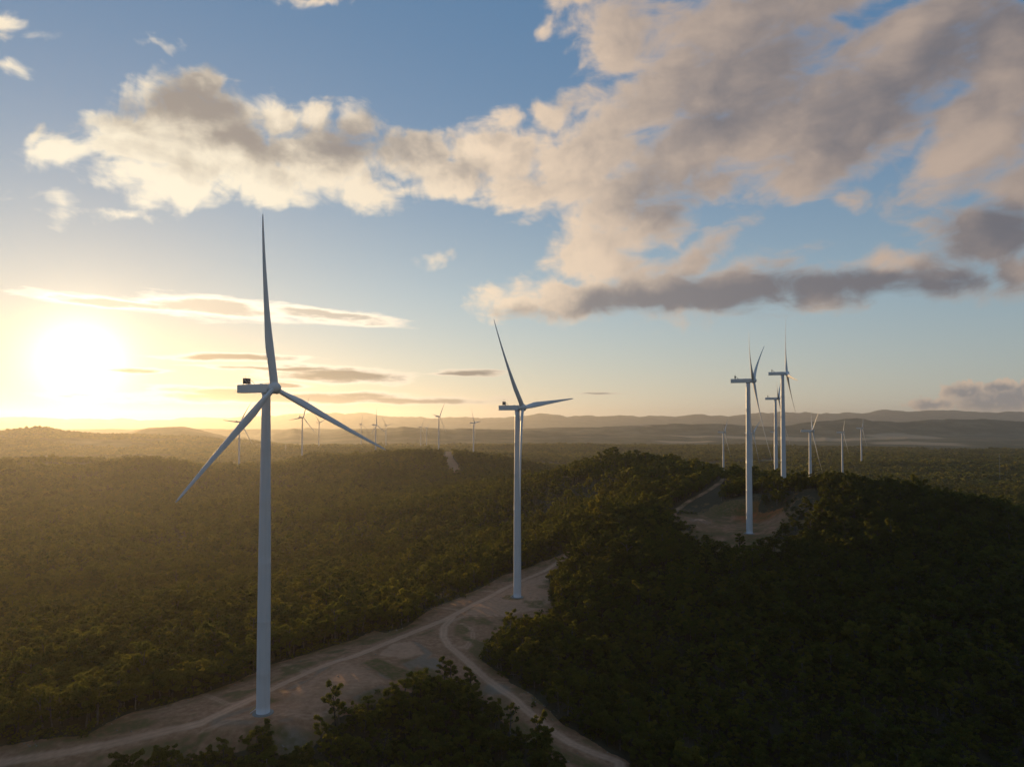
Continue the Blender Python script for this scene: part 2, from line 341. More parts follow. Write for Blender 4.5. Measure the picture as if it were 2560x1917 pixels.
class MB:
    """collects pieces of one part"""
    def __init__(s): s.v = []; s.f = []; s.sm = []
    def add(s, V, Fs, smooth=False):
        o = len(s.v); s.v += [tuple(map(float, p)) for p in V]; s.f += [tuple(o + i for i in f) for f in Fs]; s.sm += [smooth] * len(Fs)
    def lathe(s, prof, n=40, M=None, cap=True):
        V = []; Fs = []
        for r, z in prof:
            for i in range(n):
                a = 2 * math.pi * i / n; V.append(Vector((r * math.cos(a), r * math.sin(a), z)))
        for j in range(len(prof) - 1):
            for i in range(n):
                i2 = (i + 1) % n; Fs.append((j * n + i, j * n + i2, (j + 1) * n + i2, (j + 1) * n + i))
        if M is not None: V = [M @ p for p in V]
        s.add(V, Fs, True)
        if cap:
            o = len(s.v) - len(V)
            s.f += [tuple(o + i for i in range(n))[::-1], tuple(o + (len(prof) - 1) * n + i for i in range(n))]; s.sm += [False, False]
    def box(s, c, d, M=None, bev=0.0):
        x, y, z = d[0] / 2, d[1] / 2, d[2] / 2; b = min(bev, x * .9, y * .9, z * .9)
        if b <= 0:
            V = [Vector((i * x, j * y, k * z)) for i in (-1, 1) for j in (-1, 1) for k in (-1, 1)]
            Fs = [(0, 1, 3, 2), (4, 6, 7, 5), (0, 4, 5, 1), (2, 3, 7, 6), (0, 2, 6, 4), (1, 5, 7, 3)]
        else:
            import bmesh
            bm = bmesh.new(); bmesh.ops.create_cube(bm, size=1)
            for v in bm.verts: v.co = Vector((v.co.x * d[0], v.co.y * d[1], v.co.z * d[2]))
            bmesh.ops.bevel(bm, geom=bm.edges[:], offset=b, segments=3, profile=.5, affect='EDGES')
            bm.verts.index_update(); V = [v.co.copy() for v in bm.verts]; Fs = [tuple(v.index for v in f.verts) for f in bm.faces]; bm.free()
        V = [p + Vector(c) for p in V]
        if M is not None: V = [M @ p for p in V]
        s.add(V, Fs)
    def bar(s, a, b, r, n=6, r2=None):
        a = Vector(a); b = Vector(b); d = b - a; q = d.to_track_quat('Z', 'Y').to_matrix().to_4x4()
        s.lathe([(r, 0), (r if r2 is None else r2, d.length)], n, Matrix.Translation(a) @ q)
    def mesh(s, name, m):
        me = bpy.data.meshes.new(name); me.from_pydata(s.v, [], s.f); me.materials.append(m)
        me.polygons.foreach_set('use_smooth', s.sm); me.update(); return me
    def build(s, name, m, parent=None):
        return link(name, s.mesh(name, m), parent)

def link(name, me, parent=None):
    o = bpy.data.objects.new(name, me); COL.objects.link(o)
    if parent is not None: o.parent = parent
    return o

def tag(o, label, cat, group=None, kind=None):
    o['label'] = label; o['category'] = cat
    if group: o['group'] = group
    if kind: o['kind'] = kind
    return o

# ------------------------------------------------------------------ ground
def build_ground():
    fine = np.radians(np.arange(-44, 44.01, .125))
    side = np.radians(np.r_[np.arange(-180, -60, 6), np.arange(-60, -44, .8)])
    az = np.r_[side, fine, -side[::-1]]
    rr = [60.0]
    while rr[-1] < 31000:
        r = rr[-1]; rr.append(r * (1.03 if r < 210 else 1.0036 if r < 640 else 1.0062 if r < 900 else 1.009 if r < 3500 else 1.0125))
    rr = np.array(rr); na, nr = len(az), len(rr)
    A, RR = np.meshgrid(az, rr); X = RR * np.sin(A); Y = RR * np.cos(A)
    Z = height(X, Y)
    # spread feet of turbines on level pads
    for k, ax, th, (tx, ty) in TURB:
        d = np.hypot(X - tx, Y - ty); w = sstep(26, 9, d); Z = Z * (1 - w) + (HUBZ[k] - 149) * w
    at_ = {k: np.zeros(X.shape) for k in ('dirt', 'worn', 'gravel', 'redsoil', 'field', 'grass', 'farveg')}
    near = (RR < 1300) & (RR > 190) & (np.abs(A) < .78)
    x, y = X[near], Y[near]
    s1 = sdist(x, y, CLEAR1); s3 = sdist(x, y, CLEAR3)
    r1 = seg_dist(x, y, ROAD1); r2 = seg_dist(x, y, ROAD2); r3 = seg_dist(x, y, ROAD3)
    wob = 3.0 * (fbm(x / 9, y / 9, 41, 3) - .5)
    dirt = np.maximum.reduce([sstep(-1.6, 1.6, s1 + wob), sstep(-1.6, 1.6, s3 + wob), sstep(4.6, 2.6, r3 + wob * .4), sstep(6, 4, r2 + wob * .5), sstep(6.5, 4.5, r1 + wob * .5)])
    def ruts(d, hw):
        return np.maximum(.95 * np.exp(-((d - 1.25) / 1.0) ** 2), .62 * sstep(hw + 1.4, hw - .6, d)) - .35 * np.exp(-((d - hw - 1.4) / .9) ** 2)
    worn = np.maximum(np.maximum(ruts(r1, 2.7), ruts(r2, 2.3)), ruts(r3, 2.4)); worn = np.where(np.minimum(np.minimum(r1, r2), r3) > 5, 0, worn) * (.62 + .5 * fbm(x / 14, y / 14, 51, 3))
    for l in SPURS: worn = np.maximum(worn, .55 * np.exp(-((seg_dist(x, y, l) - .9) / .7) ** 2))
    worn = np.where(worn < .05, np.maximum(worn, .42 * sstep(-1, 3, sdist(x, y, PINK)) * (.6 + .6 * fbm(x / 5, y / 5, 53, 3))), worn)
    worn = np.maximum(worn, .5 * sstep(-1, 1.5, sdist(x, y, SLAB)) * (.5 + .8 * fbm(x / 4, y / 4, 54, 3)))
    grass = sstep(.52, .66, fbm(x / 17, y / 17, 61, 4)) * sstep(5, 9, np.minimum(r1, r2)) * .85
    grass = np.maximum(grass, .95 * sstep(-1, 2, sdist(x, y, WEDGE)))
    grass = np.maximum(grass, .6 * sstep(3.4, 5.5, np.minimum(r1, r2)) * sstep(14, 4, s1) * sstep(.35, .6, fbm(x / 7, y / 7, 63, 3)) * (sdist(x, y, PINK) < 0))
    tz = Z[near]
    grav = .75 * sstep(-.5, 1.5, sdist(x, y, BATTER)); red = np.zeros(x.shape)
    # crane pad by the nearest tower: level sheet with a batter on its low side
    pad = np.array([ground_hit(*p) for p in [(600,1512),(700,1448),(742,1424),(838,1472),(770,1500),(690,1540),(560,1560),(480,1556)]])
    sp = sdist(x, y, pad)
    worn = np.maximum(worn, .35 * sstep(-1, 4, sp) * (.3 + .9 * fbm(x / 6, y / 22, 71, 3)))
    grass *= 1 - sstep(-3, 0, sp)
    grav = np.maximum(grav, sstep(-6.5, -3, sp) * sstep(.5, -1, sp) * sstep(.42, .6, fbm(x / 11, y / 11, 81, 3)) * .6)
    tz = tz + .2 * sstep(-3, 1, sp)
    # spoil heaps
    for q, qy, rad, h in ((1512,1126,9,2.2),):
        c = ground_hit(q, qy, 640 if q > 1400 else 225); d = np.hypot((x - c[0]) * .8, y - c[1]) + 8 * (fbm(x / 7, y / 7, 91, 4) - .5)
        tz = tz + h * sstep(rad, rad * .45, d) * (.6 + .8 * fbm(x / 3.5, y / 3.5, 93, 3))
        grav = np.maximum(grav, .4 * sstep(rad * 1.05, rad * .9, d) * sstep(rad * .4, rad * .6, d)); worn = np.maximum(worn, .8 * sstep(rad * .55, rad * .4, d))
        grass *= 1 - sstep(rad * 1.2, rad, d)
    for q, qy in ((630,1606),(930,1432),(1070,1487)):
        c = ground_hit(q, qy); d = np.hypot(x - c[0], y - c[1]); grav = np.maximum(grav, .85 * sstep(11, 4, d + 6 * (fbm(x / 4, y / 4, 95, 3) - .5)))
    # cut bank behind the third tower
    c = ground_hit(1655, 1107, 640); d = np.hypot((x - c[0]) / 1.0, (y - c[1]) / .9)
    red = np.maximum(red, sstep(40, 22, d + 16 * (fbm(x / 12, y / 12, 99, 3) - .5)))
    tz = tz + 5.0 * sstep(8, 24, y - c[1] + 4 * (fbm(x / 8, y / 8, 98, 3) - .5)) * sstep(44, 24, np.abs(x - c[0])) * sstep(70, 30, y - c[1])
    c = ground_hit(1575, 1104, 640); d = np.hypot((x - c[0]), (y - c[1]))
    grass = np.maximum(grass, sstep(30, 16, d + 10 * (fbm(x / 10, y / 10, 101, 3) - .5)) * (s3 < 14))
    c = ground_hit(1490, 1112, 640); d = np.hypot((x - c[0]), (y - c[1])); grass = np.maximum(grass, .8 * sstep(16, 8, d))
    dirt = np.maximum(dirt, .8 * grass * (s3 > -30) * (s3 < 12))
    tz = tz - .2 * np.exp(-(r1 / 2.6) ** 2) - .2 * np.exp(-(r2 / 2.4) ** 2)
    for k, v in (('dirt', dirt), ('worn', worn), ('gravel', grav), ('redsoil', red), ('grass', grass)): at_[k][near] = v
    Z[near] = tz
    for k, ax, th, (tx, ty) in TURB[:3]:
        d = np.hypot(X - tx, Y - ty); wd = sstep(20, 7, d); Z[:] = Z * (1 - wd) + (HUBZ[k] - 149.0) * wd
    mid = (RR > 1300) & (RR < 4000) & (np.abs(A) < .2)
    r4 = seg_dist(X[mid], Y[mid], ROAD4); at_['dirt'][mid] = sstep(19, 11, r4); at_['worn'][mid] = .3 * sstep(16, 8, r4)
    for k, ax, th, (tx, ty) in TURB[3:]:
        d = np.hypot(X - tx, Y - ty); at_['dirt'] = np.maximum(at_['dirt'], sstep(34, 20, d + 14 * (fbm(X / 16, Y / 16, 111, 2) - .5)))
    far = RR > 5000
    f = np.zeros(far.sum()); xf, yf = X[far], Y[far]
    for poly in FIELDS:
        w = 240 * (fbm(xf / 500, yf / 500, 121, 3) - .5)
        f = np.maximum(f, sstep(-70, 70, sdist(xf, yf, poly) + w))
    at_['field'][far] = f
    at_['farveg'] = sstep(1500, 4500, RR)
    V = np.c_[X.ravel(), Y.ravel(), Z.ravel()]
    idx = np.arange(na * nr).reshape(nr, na)
    a = idx[:-1, :-1].ravel(); b = idx[:-1, 1:].ravel(); c = idx[1:, 1:].ravel(); d = idx[1:, :-1].ravel()
    Fq = np.c_[a, d, c, b]
    # close the ring behind the camera and the hole beneath it
    Fq = np.r_[Fq, np.c_[idx[:-1, -1], idx[1:, -1], idx[1:, 0], idx[:-1, 0]]]
    cx = X.ravel()[Fq].mean(1); cy = Y.ravel()[Fq].mean(1)
    D = at_['dirt'].ravel()[Fq].mean(1); FD = at_['field'].ravel()[Fq].mean(1); RAD = np.hypot(cx, cy)
    which = np.zeros(len(Fq), int)
    cl = (D > .5) & (RAD < 1300)
    which[cl] = 2
    ii = np.where(cl)[0]
    rd = np.minimum.reduce([seg_dist(cx[ii], cy[ii], ROAD1), seg_dist(cx[ii], cy[ii], ROAD2), seg_dist(cx[ii], cy[ii], ROAD3)])
    which[ii[rd < 4.6]] = 1
    which[(RAD > 5000) & (FD > .5)] = 3
    which[(D > .5) & (RAD >= 1300) & (RAD < 4000)] = 4
    names = ['ground', 'dirt_road', 'dirt_clearing', 'field', 'dirt_track']
    labels = ['bush covered hills and plain under the wind farm', 'pale worn dirt access road along the ridge between the near turbines', 'bare brown dirt clearing around the bases of the near turbines', 'pale dry grass fields on the far plain at right', 'cleared dirt patches on the far wooded hills']
    flatattr = {k: v.ravel() for k, v in at_.items()}
    for w, nm in enumerate(names):
        f = Fq[which == w]
        if not len(f): continue
        u, inv = np.unique(f, return_inverse=True)
        me = mesh_np(nm, V[u], inv.reshape(f.shape), [M_GROUND], smooth=True, attrs={k: v[u] for k, v in flatattr.items()})
        o = link(nm, me); o['kind'] = 'structure'; o['label'] = labels[w]; o['category'] = nm.replace('_', ' ')
    return az, rr, Z, at_['dirt']
AZ, RR_, ZG, DG = build_ground()

def grid_sample(x, y, G):
    az = np.arctan2(x, y); r = np.hypot(x, y)
    i = np.interp(az, AZ, np.arange(len(AZ))); j = np.interp(np.log(r), np.log(RR_), np.arange(len(RR_)))
    i0 = np.clip(i.astype(int), 0, len(AZ) - 2); j0 = np.clip(j.astype(int), 0, len(RR_) - 2); fi = i - i0; fj = j - j0
    return (G[j0, i0] * (1 - fi) + G[j0, i0 + 1] * fi) * (1 - fj) + (G[j0 + 1, i0] * (1 - fi) + G[j0 + 1, i0 + 1] * fi) * fj

# ------------------------------------------------------------------ rubble and felled timber along the edges of the clearings
def debris():
    g = np.random.default_rng(5); V = []; Fs = []
    ico = [(-1,0,1.6),(1,0,1.6),(-1,0,-1.6),(1,0,-1.6),(0,1.6,1),(0,1.6,-1),(0,-1.6,1),(0,-1.6,-1),(1.6,1,0),(-1.6,1,0),(1.6,-1,0),(-1.6,-1,0)]
    icf = [(0,4,1),(0,9,4),(9,5,4),(4,5,8),(4,8,1),(8,10,1),(8,3,10),(5,3,8),(5,2,3),(2,7,3),(7,10,3),(7,6,10),(7,11,6),(11,0,6),(0,1,6),(6,1,10),(9,0,11),(9,11,2),(9,2,5),(7,2,11)]
    ico = np.array(ico) / 1.9
    n = 60000; x = g.uniform(-260, 330, n); y = g.uniform(230, 860, n); s1 = sdist(x, y, CLEAR1); s3 = sdist(x, y, CLEAR3)
    e = np.maximum(s1, s3); cl = fbm(x / 13, y / 13, 171, 3)
    rd = np.minimum.reduce([seg_dist(x, y, ROAD1), seg_dist(x, y, ROAD2), seg_dist(x, y, ROAD3)])
    ok = (e > -2.5) & (e < 5) & (cl > .56) & (rd > 4) & (g.random(n) < .5); ok |= (e > 4) & (rd > 5) & (cl > .6) & (g.random(n) < .05)
    x, y = x[ok][:1600], y[ok][:1600]; z = grid_sample(x, y, ZG)
    for a, b_, c in zip(x, y, z):
        s = .18 + .42 * g.random() ** 3; p = ico * g.uniform(.7, 1.25, (12, 3)) * s * np.array([1.2, 1, .7]); t_ = g.uniform(0, 6.28)
        p = p @ np.array([[math.cos(t_), -math.sin(t_), 0], [math.sin(t_), math.cos(t_), 0], [0, 0, 1]]) + np.array([a, b_, c + s * .2])
        o = len(V); V += list(p); Fs += [(o + i, o + j, o + k) for i, j, k in icf]
    m, nt = mat('rubble_stone'); t = NT(nt); pos = t.n('ShaderNodeNewGeometry').outputs['Position']
    t.out(principled(t, t.mix(t.noise(pos, .8, 4), (.16, .11, .08), (.38, .32, .27)), .9, .1).outputs[0])
    o = link('rubble', mesh_np('rubble', np.array(V), np.array(Fs), [m])); o['kind'] = 'stuff'; o['label'] = 'loose stones strewn along the edges of the dirt clearings'; o['category'] = 'rubble'
    b = MB(); n = 60000; x = g.uniform(-260, 330, n); y = g.uniform(230, 860, n); e = np.maximum(sdist(x, y, CLEAR1), sdist(x, y, CLEAR3)); cl = fbm(x / 16, y / 16, 181, 3)
    ok = (e < 1) & (e > -4.5) & (cl > .54) & (g.random(n) < .16); x, y = x[ok][:420], y[ok][:420]; z = grid_sample(x, y, ZG)
    for a, b_, c in zip(x, y, z):
        L = g.uniform(1.5, 6); t_ = g.uniform(0, 6.28); b.bar((a, b_, c + .15), (a + L * math.cos(t_), b_ + L * math.sin(t_), c + .2 + g.uniform(0, .8)), g.uniform(.06, .17), 5, .04)
    m, nt = mat('dead_wood'); t = NT(nt); pos = t.n('ShaderNodeNewGeometry').outputs['Position']
    t.out(principled(t, t.mix(t.noise(pos, .9, 3), (.10, .085, .07), (.33, .30, .27)), .9, .1).outputs[0])
    o = b.build('felled_timber', m); o['kind'] = 'stuff'; o['label'] = 'grey felled branches heaped along the edge of the bush'; o['category'] = 'felled timber'
debris()

# ------------------------------------------------------------------ wind turbines
TILT = R(6)
def blade_mesh(ns, npt):
    RT = 79.0; R0 = 2.0
    st = np.unique(np.r_[np.linspace(R0, 24, ns // 2), np.linspace(24, RT - 3, ns // 2), RT - 1.8, RT - .9, RT - .3, RT])
    V = []; 
    for r in st:
        k = r / RT
        chord = np.interp(r, [0, 4, 8, 13, 18, 24, 34, 48, 62, 73, 77, 78.4, 79], [3.0, 3.0, 3.2, 3.9, 4.35, 4.15, 3.35, 2.5, 1.75, 1.15, .8, .5, .12])
        th = np.interp(r, [0, 4, 8, 13, 18, 24, 34, 48, 62, 79], [1, 1, .86, .58, .42, .33, .27, .22, .19, .17]) * chord
        rnd = np.interp(r, [0, 4, 13, 20], [1, 1, .35, 0])
        tw = R(np.interp(r, [0, 8, 16, 30, 50, 79], [17, 16, 12, 7, 3, 0]))
        ax = np.interp(r, [0, 5, 18, 79], [.5, .5, .36, .30])
        fl = math.tan(R(3)) * r + 4.1 * k * k
        for i in range(npt):
            a = 2 * math.pi * i / npt
            xc = .5 * (1 + math.cos(a))               # 1 = trailing edge, 0 = leading edge
            s = math.sin(a)
            tk = 2.9 * math.sqrt(max(xc, 0)) * (1 - xc) + .02
            ya = th * .5 * tk * np.sign(s) * (abs(s) ** .05 if s else 0) * (1.15 if s > 0 else .85) / 1.12
            xr = (xc - ax) * chord; yc = th * .5 * s
            y_ = yc * rnd + ya * (1 - rnd)
            # leading edge towards -X, suction side towards -Y
            X = xr * math.cos(tw) + y_ * math.sin(tw) * -1 * 0 - 0
            px = xr * math.cos(tw) - (-y_) * math.sin(tw)
            py = -xr * math.sin(tw) + (-y_) * math.cos(tw)
            V.append((px, py + fl, r))
    n = len(st); Fs = []
    for j in range(n - 1):
        for i in range(npt):
            i2 = (i + 1) % npt; Fs.append((j * npt + i, (j + 1) * npt + i, (j + 1) * npt + i2, j * npt + i2))
    b = MB(); b.add(V, Fs, True); b.f += [tuple(range(npt)), tuple((n - 1) * npt + i for i in range(npt))[::-1]]; b.sm += [False, False]
    return b.mesh('blade', M_BLADE)

def make_turbine(detail=True):
    root = bpy.data.objects.new('wind_turbine', None); COL.objects.link(root); root.empty_display_size = 5
    b = MB(); TH = 146.6
    def rad(z): return float(np.interp(z, [0, 30, 75, 115, TH], [3.05, 2.98, 2.75, 2.3, 1.95]))
    prof = []; seams = [18.5, 42, 68.5, 97, 121.5]
    zs = sorted(set([-1.5, .35, .36] + list(np.linspace(4, TH, 30)) + [s + e for s in seams for e in (-.16, -.1, .1, .16)]))
    for z in zs:
        r = rad(z)
        if z <= .35: r += .22
        for s in seams:
            if abs(z - s) < .12: r += .018
        prof.append((r, z))
    b.lathe(prof, 56); b.build('tower', M_TOWER, root)
    f = MB(); f.lathe([(4.7, -1.5), (4.7, .3), (4.5, .42), (3.9, .46), (3.7, .46), (3.4, .48)], 56); f.build('foundation_ring', M_CONC, root)
    if detail:
        d = MB(); a0 = R(-65); M = Matrix.Rotation(a0, 4, 'Z')
        d.box((3.05, 0, 3.1), (.18, 1.1, 2.4), M, .04); d.build('door', M_STEEL, root)
        s = MB()
        for k in range(9): s.box((3.5 + .28 * k, 0, 1.75 - .2 * k), (.3, 1.1, .05), M)
        s.box((3.3, 0, 1.86), (.9, 1.4, .06), M); s.build('stair', M_STEEL, root)
        h = MB()
        for sy in (-.58, .58):
            h.bar(M @ Vector((3.1, sy, 2.95)), M @ Vector((3.75, sy, 2.95)), .035); h.bar(M @ Vector((3.75, sy, 2.95)), M @ Vector((5.9, sy, 1.1)), .035)
            for k in range(4): h.bar(M @ Vector((3.75 + .71 * k, sy, 1.6 - .51 * k)), M @ Vector((3.75 + .71 * k, sy, 2.95 - .6 * k)), .03)
        h.build('handrail', M_YEL, root)
    HZ = 149.0
    n = MB(); n.lathe([(1.95, 146.3), (2.15, 146.6), (2.15, 147.2)], 40); n.build('yaw_ring', M_STEEL, root)
    n = MB(); n.box((0, -7.0, 148.95), (4.2, 18.6, 3.9), None, .28)
    n.lathe([(1.9, 2.2), (2.1, 3.3)], 32, Matrix.Translation((0, 0, HZ)) @ Matrix.Rotation(R(-90), 4, 'X'))
    for y in (-3.5, -9.0): n.box((0, y, 148.95), (4.26, .08, 3.96), None, .0)
    n.box((0.9, -2.2, 151.0), (.9, 1.2, .35), None, .06); n.box((-.9, 1.0, 151.0), (.5, .6, .4), None, .06)
    nac = n.build('nacelle', M_NAC, root)
    c = MB(); cy = -12.2; cz = 152.6
    for sx in (-1.2, 1.2): c.box((sx * .94, cy, cz), (1.95, .7, 2.5), None, .06)
    c.box((0, cy, cz + 1.27), (4.4, .85, .12)); c.box((0, cy, cz - 1.27), (4.3, .8, .1))
    c.build('cooler', M_DARK, root)
    c = MB()
    for sx in (-2.1, 0, 2.1):
        c.bar((sx, cy, 150.8), (sx, cy, cz - 1.2), .11); c.bar((sx, cy + .3, cz + .9), (sx, cy + 3.4, 150.85), .09); c.bar((sx, cy + .3, cz), (sx, cy + 1.9, cz), .06)
    for sx in (-1.3, .6): c.bar((sx, cy, cz + 1.4), (sx, cy, cz + 2.9), .05); c.box((sx, cy, cz + 2.95), (.45, .3, .14))
    c.build('mast_frame', M_STEEL, root)
    l = MB(); l.lathe([(.0, 0), (.22, .02), (.22, .35), (.12, .48), (.0, .5)], 12, Matrix.Translation((1.6, cy + 2.6, 150.9)), False); l.build('warning_light', M_RED, root)
    Mh = Matrix.Translation((0, 5.0, HZ)) @ Matrix.Rotation(TILT, 4, 'X')
    h = MB(); prof = [(1.9, -2.0), (2.35, -1.7), (2.62, -.9), (2.72, 0), (2.66, .9), (2.35, 1.75), (1.75, 2.45), (.95, 2.9), (.3, 3.05), (.02, 3.07)]
    h.lathe(prof, 40, Matrix.Rotation(R(-90), 4, 'X'))
    for k in range(3):
        h.lathe([(1.62, .6), (1.62, 2.75), (1.56, 2.85)], 28, Matrix.Rotation(-k * 2 * math.pi / 3, 4, 'Y'))
    hub = h.build('hub', M_NAC, root); hub.matrix_local = Mh
    for k in range(3):
        bl = link('blade', BLADE, root); bl.matrix_local = Mh @ Matrix.Rotation(-k * 2 * math.pi / 3, 4, 'Y')
    return root
BLADE = blade_mesh(44, 28)

LABELS = {
 'T1': 'largest white wind turbine, nearest of all, standing on the dirt pad at left of centre',
 'T2': 'white turbine on the dirt road beyond the largest one, one blade hanging along its tower',
 'T3': 'white wind turbine by the red soil clearing, its foot half hidden by trees',
 'T4': 'white turbine behind the dark hill, highest of the right cluster, one blade straight up',
 'T5': 'white wind turbine just left of the tallest hill turbine, rotor partly behind its tower',
 'T6': 'pale wind turbine right of the hill cluster with one bright sunlit blade angled up right',
 'T7': 'small white turbine on the right plain, second from the far right',
 'T8': 'small white turbine farthest right on the plain, below the dark hills',
 'T9': 'small white turbine on the plain left of the red soil clearing turbine',
 'T10': 'small turbine mostly hidden behind the red soil clearing turbine tower',
 'T11': 'tiny far turbine mostly hidden behind the right cluster towers',
 'L1': 'hazy turbine half behind the lower left blade of the largest turbine',
 'L2': 'hazy turbine just right of the largest turbine tower, under its right blade',
 'L3': 'faint turbine under the right blade of the largest turbine, behind the nearer hazy one',
 'L4': 'faint small turbine left of the one at the tip of the big right blade',
 'L5': 'hazy turbine at the tip of the largest turbine right blade, one blade straight up',
 'L6': 'faint small turbine just right of the one at the big blade tip',
 'L7': 'faint tiny turbine, left of the close pair in the hazy middle distance',
 'L8': 'faint tiny turbine, right of the close pair in the hazy middle distance',
 'L9': 'hazy turbine left of the pale track on the wooded hill, blade raised to the right',
 'L10': 'hazy turbine right of the pale hill track with one blade hanging down its tower',
 'L11': 'tiny far turbine hidden behind the tower on the dirt road'}
near_t = make_turbine(); far_t = None
def dup(root):
    r = root.copy(); COL.objects.link(r)
    for ch in root.children:
        c = ch.copy(); COL.objects.link(c); c.parent = r; c.matrix_parent_inverse = ch.matrix_parent_inverse.copy()
    return r
Mh = Matrix.Translation((0, 5.0, 149.0)) @ Matrix.Rotation(TILT, 4, 'X')
protos = [near_t]
for i, (k, ax, th, (x, y)) in enumerate(TURB):
    o = near_t if i == 0 else dup(near_t)
    o.location = (x, y, HUBZ[k] - 149.0); o.rotation_euler = (0, 0, -R(ax))
    tag(o, LABELS[k], 'wind turbine', 'wind turbines of the wind farm')
    j = 0
    for c in o.children:
        if c.name.startswith('blade'):
            c.matrix_local = Mh @ Matrix.Rotation(-(R(th) + j * 2 * math.pi / 3), 4, 'Y'); j += 1

# power line pylons and a thin measuring mast
def pylon(x, y, h, label):
    root = bpy.data.objects.new('transmission_pylon', None); COL.objects.link(root)
    z = float(grid_sample(np.array([x]), np.array([y]), ZG)[0]); root.location = (x, y, z)
    b = MB(); w0, w1 = h * .11, h * .02
    lv = np.linspace(0, 1, 8)
    for sx in (-1, 1):
        for sy in (-1, 1):
            b.bar((sx * w0, sy * w0, -1), (sx * w1, sy * w1, h), .16, 5)
    for i in range(7):
        wa = w0 + (w1 - w0) * lv[i]; wb = w0 + (w1 - w0) * lv[i + 1]; za, zb = h * lv[i], h * lv[i + 1]
        for s in (-1, 1):
            b.bar((-wa, s * wa, za), (wb, s * wb, zb), .08, 4); b.bar((wa, s * wa, za), (-wb, s * wb, zb), .08, 4)
            b.bar((s * wa, -wa, za), (s * wb, wb, zb), .08, 4); b.bar((s * wa, wa, za), (s * wb, -wb, zb), .08, 4)
    b.build('lattice_tower', M_STEEL, root)
    for zz, ww in ((.72, .17), (.84, .21), (.95, .15)):
        c = MB(); c.bar((-h * ww, 0, h * zz), (h * ww, 0, h * zz), .13, 5); c.bar((-h * ww, 0, h * zz), (0, 0, h * (zz + .05)), .08, 4); c.bar((h * ww, 0, h * zz), (0, 0, h * (zz + .05)), .08, 4)
        c.build('cross_arm', M_STEEL, root)
    tag(root, label, 'pylon', 'power line pylons')
p = at(154.5, 985, 2900); pylon(p[0], p[1], 46, 'faint lattice pylon on the hazy golden hillside below the sun')
p = at(617, 945, 3500); pylon(p[0], p[1], 46, 'faint lattice pylon on the hazy hill left of the turbine under the big blade')
mp = at(2158, 1008, 2100); root = bpy.data.objects.new('measuring_mast', None); COL.objects.link(root)
root.location = (mp[0], mp[1], float(grid_sample(mp[0:1], mp[1:2], ZG)[0]))
b = MB(); b.bar((0, 0, -1), (0, 0, 88), .2, 6, .14); b.build('pole', M_STEEL, root)
b = MB()
for k, zz in enumerate((40, 60, 80, 86)): b.bar((0, 0, zz), (2.6, 0, zz), .08, 5)
b.build('sensor_arm', M_STEEL, root)
b = MB()
for zz in (40, 84):
    for a in (0, 2.1, 4.2): b.bar((0, 0, zz), (32 * math.cos(a), 32 * math.sin(a), 0), .03, 4)
b.build('guy_wire', M_STEEL, root)
tag(root, 'thin grey measuring mast on the dark plain near the right edge', 'mast')

# ------------------------------------------------------------------ trees
def tube(V, Fs, pts, rads, n=6):
    o = len(V); pts = [np.array(p, float) for p in pts]
    for j, p in enumerate(pts):
        t = pts[min(j + 1, len(pts) - 1)] - pts[max(j - 1, 0)]; t = t / (np.linalg.norm(t) + 1e-9)
        u = np.cross(t, [.3, .9, .1]); u /= np.linalg.norm(u); w = np.cross(t, u)
        for i in range(n):
            a = 2 * math.pi * i / n; V.append(p + rads[j] * (math.cos(a) * u + math.sin(a) * w))
    for j in range(len(pts) - 1):
        for i in range(n):
            i2 = (i + 1) % n; Fs.append((o + j * n + i, o + j * n + i2, o + (j + 1) * n + i2, o + (j + 1) * n + i))

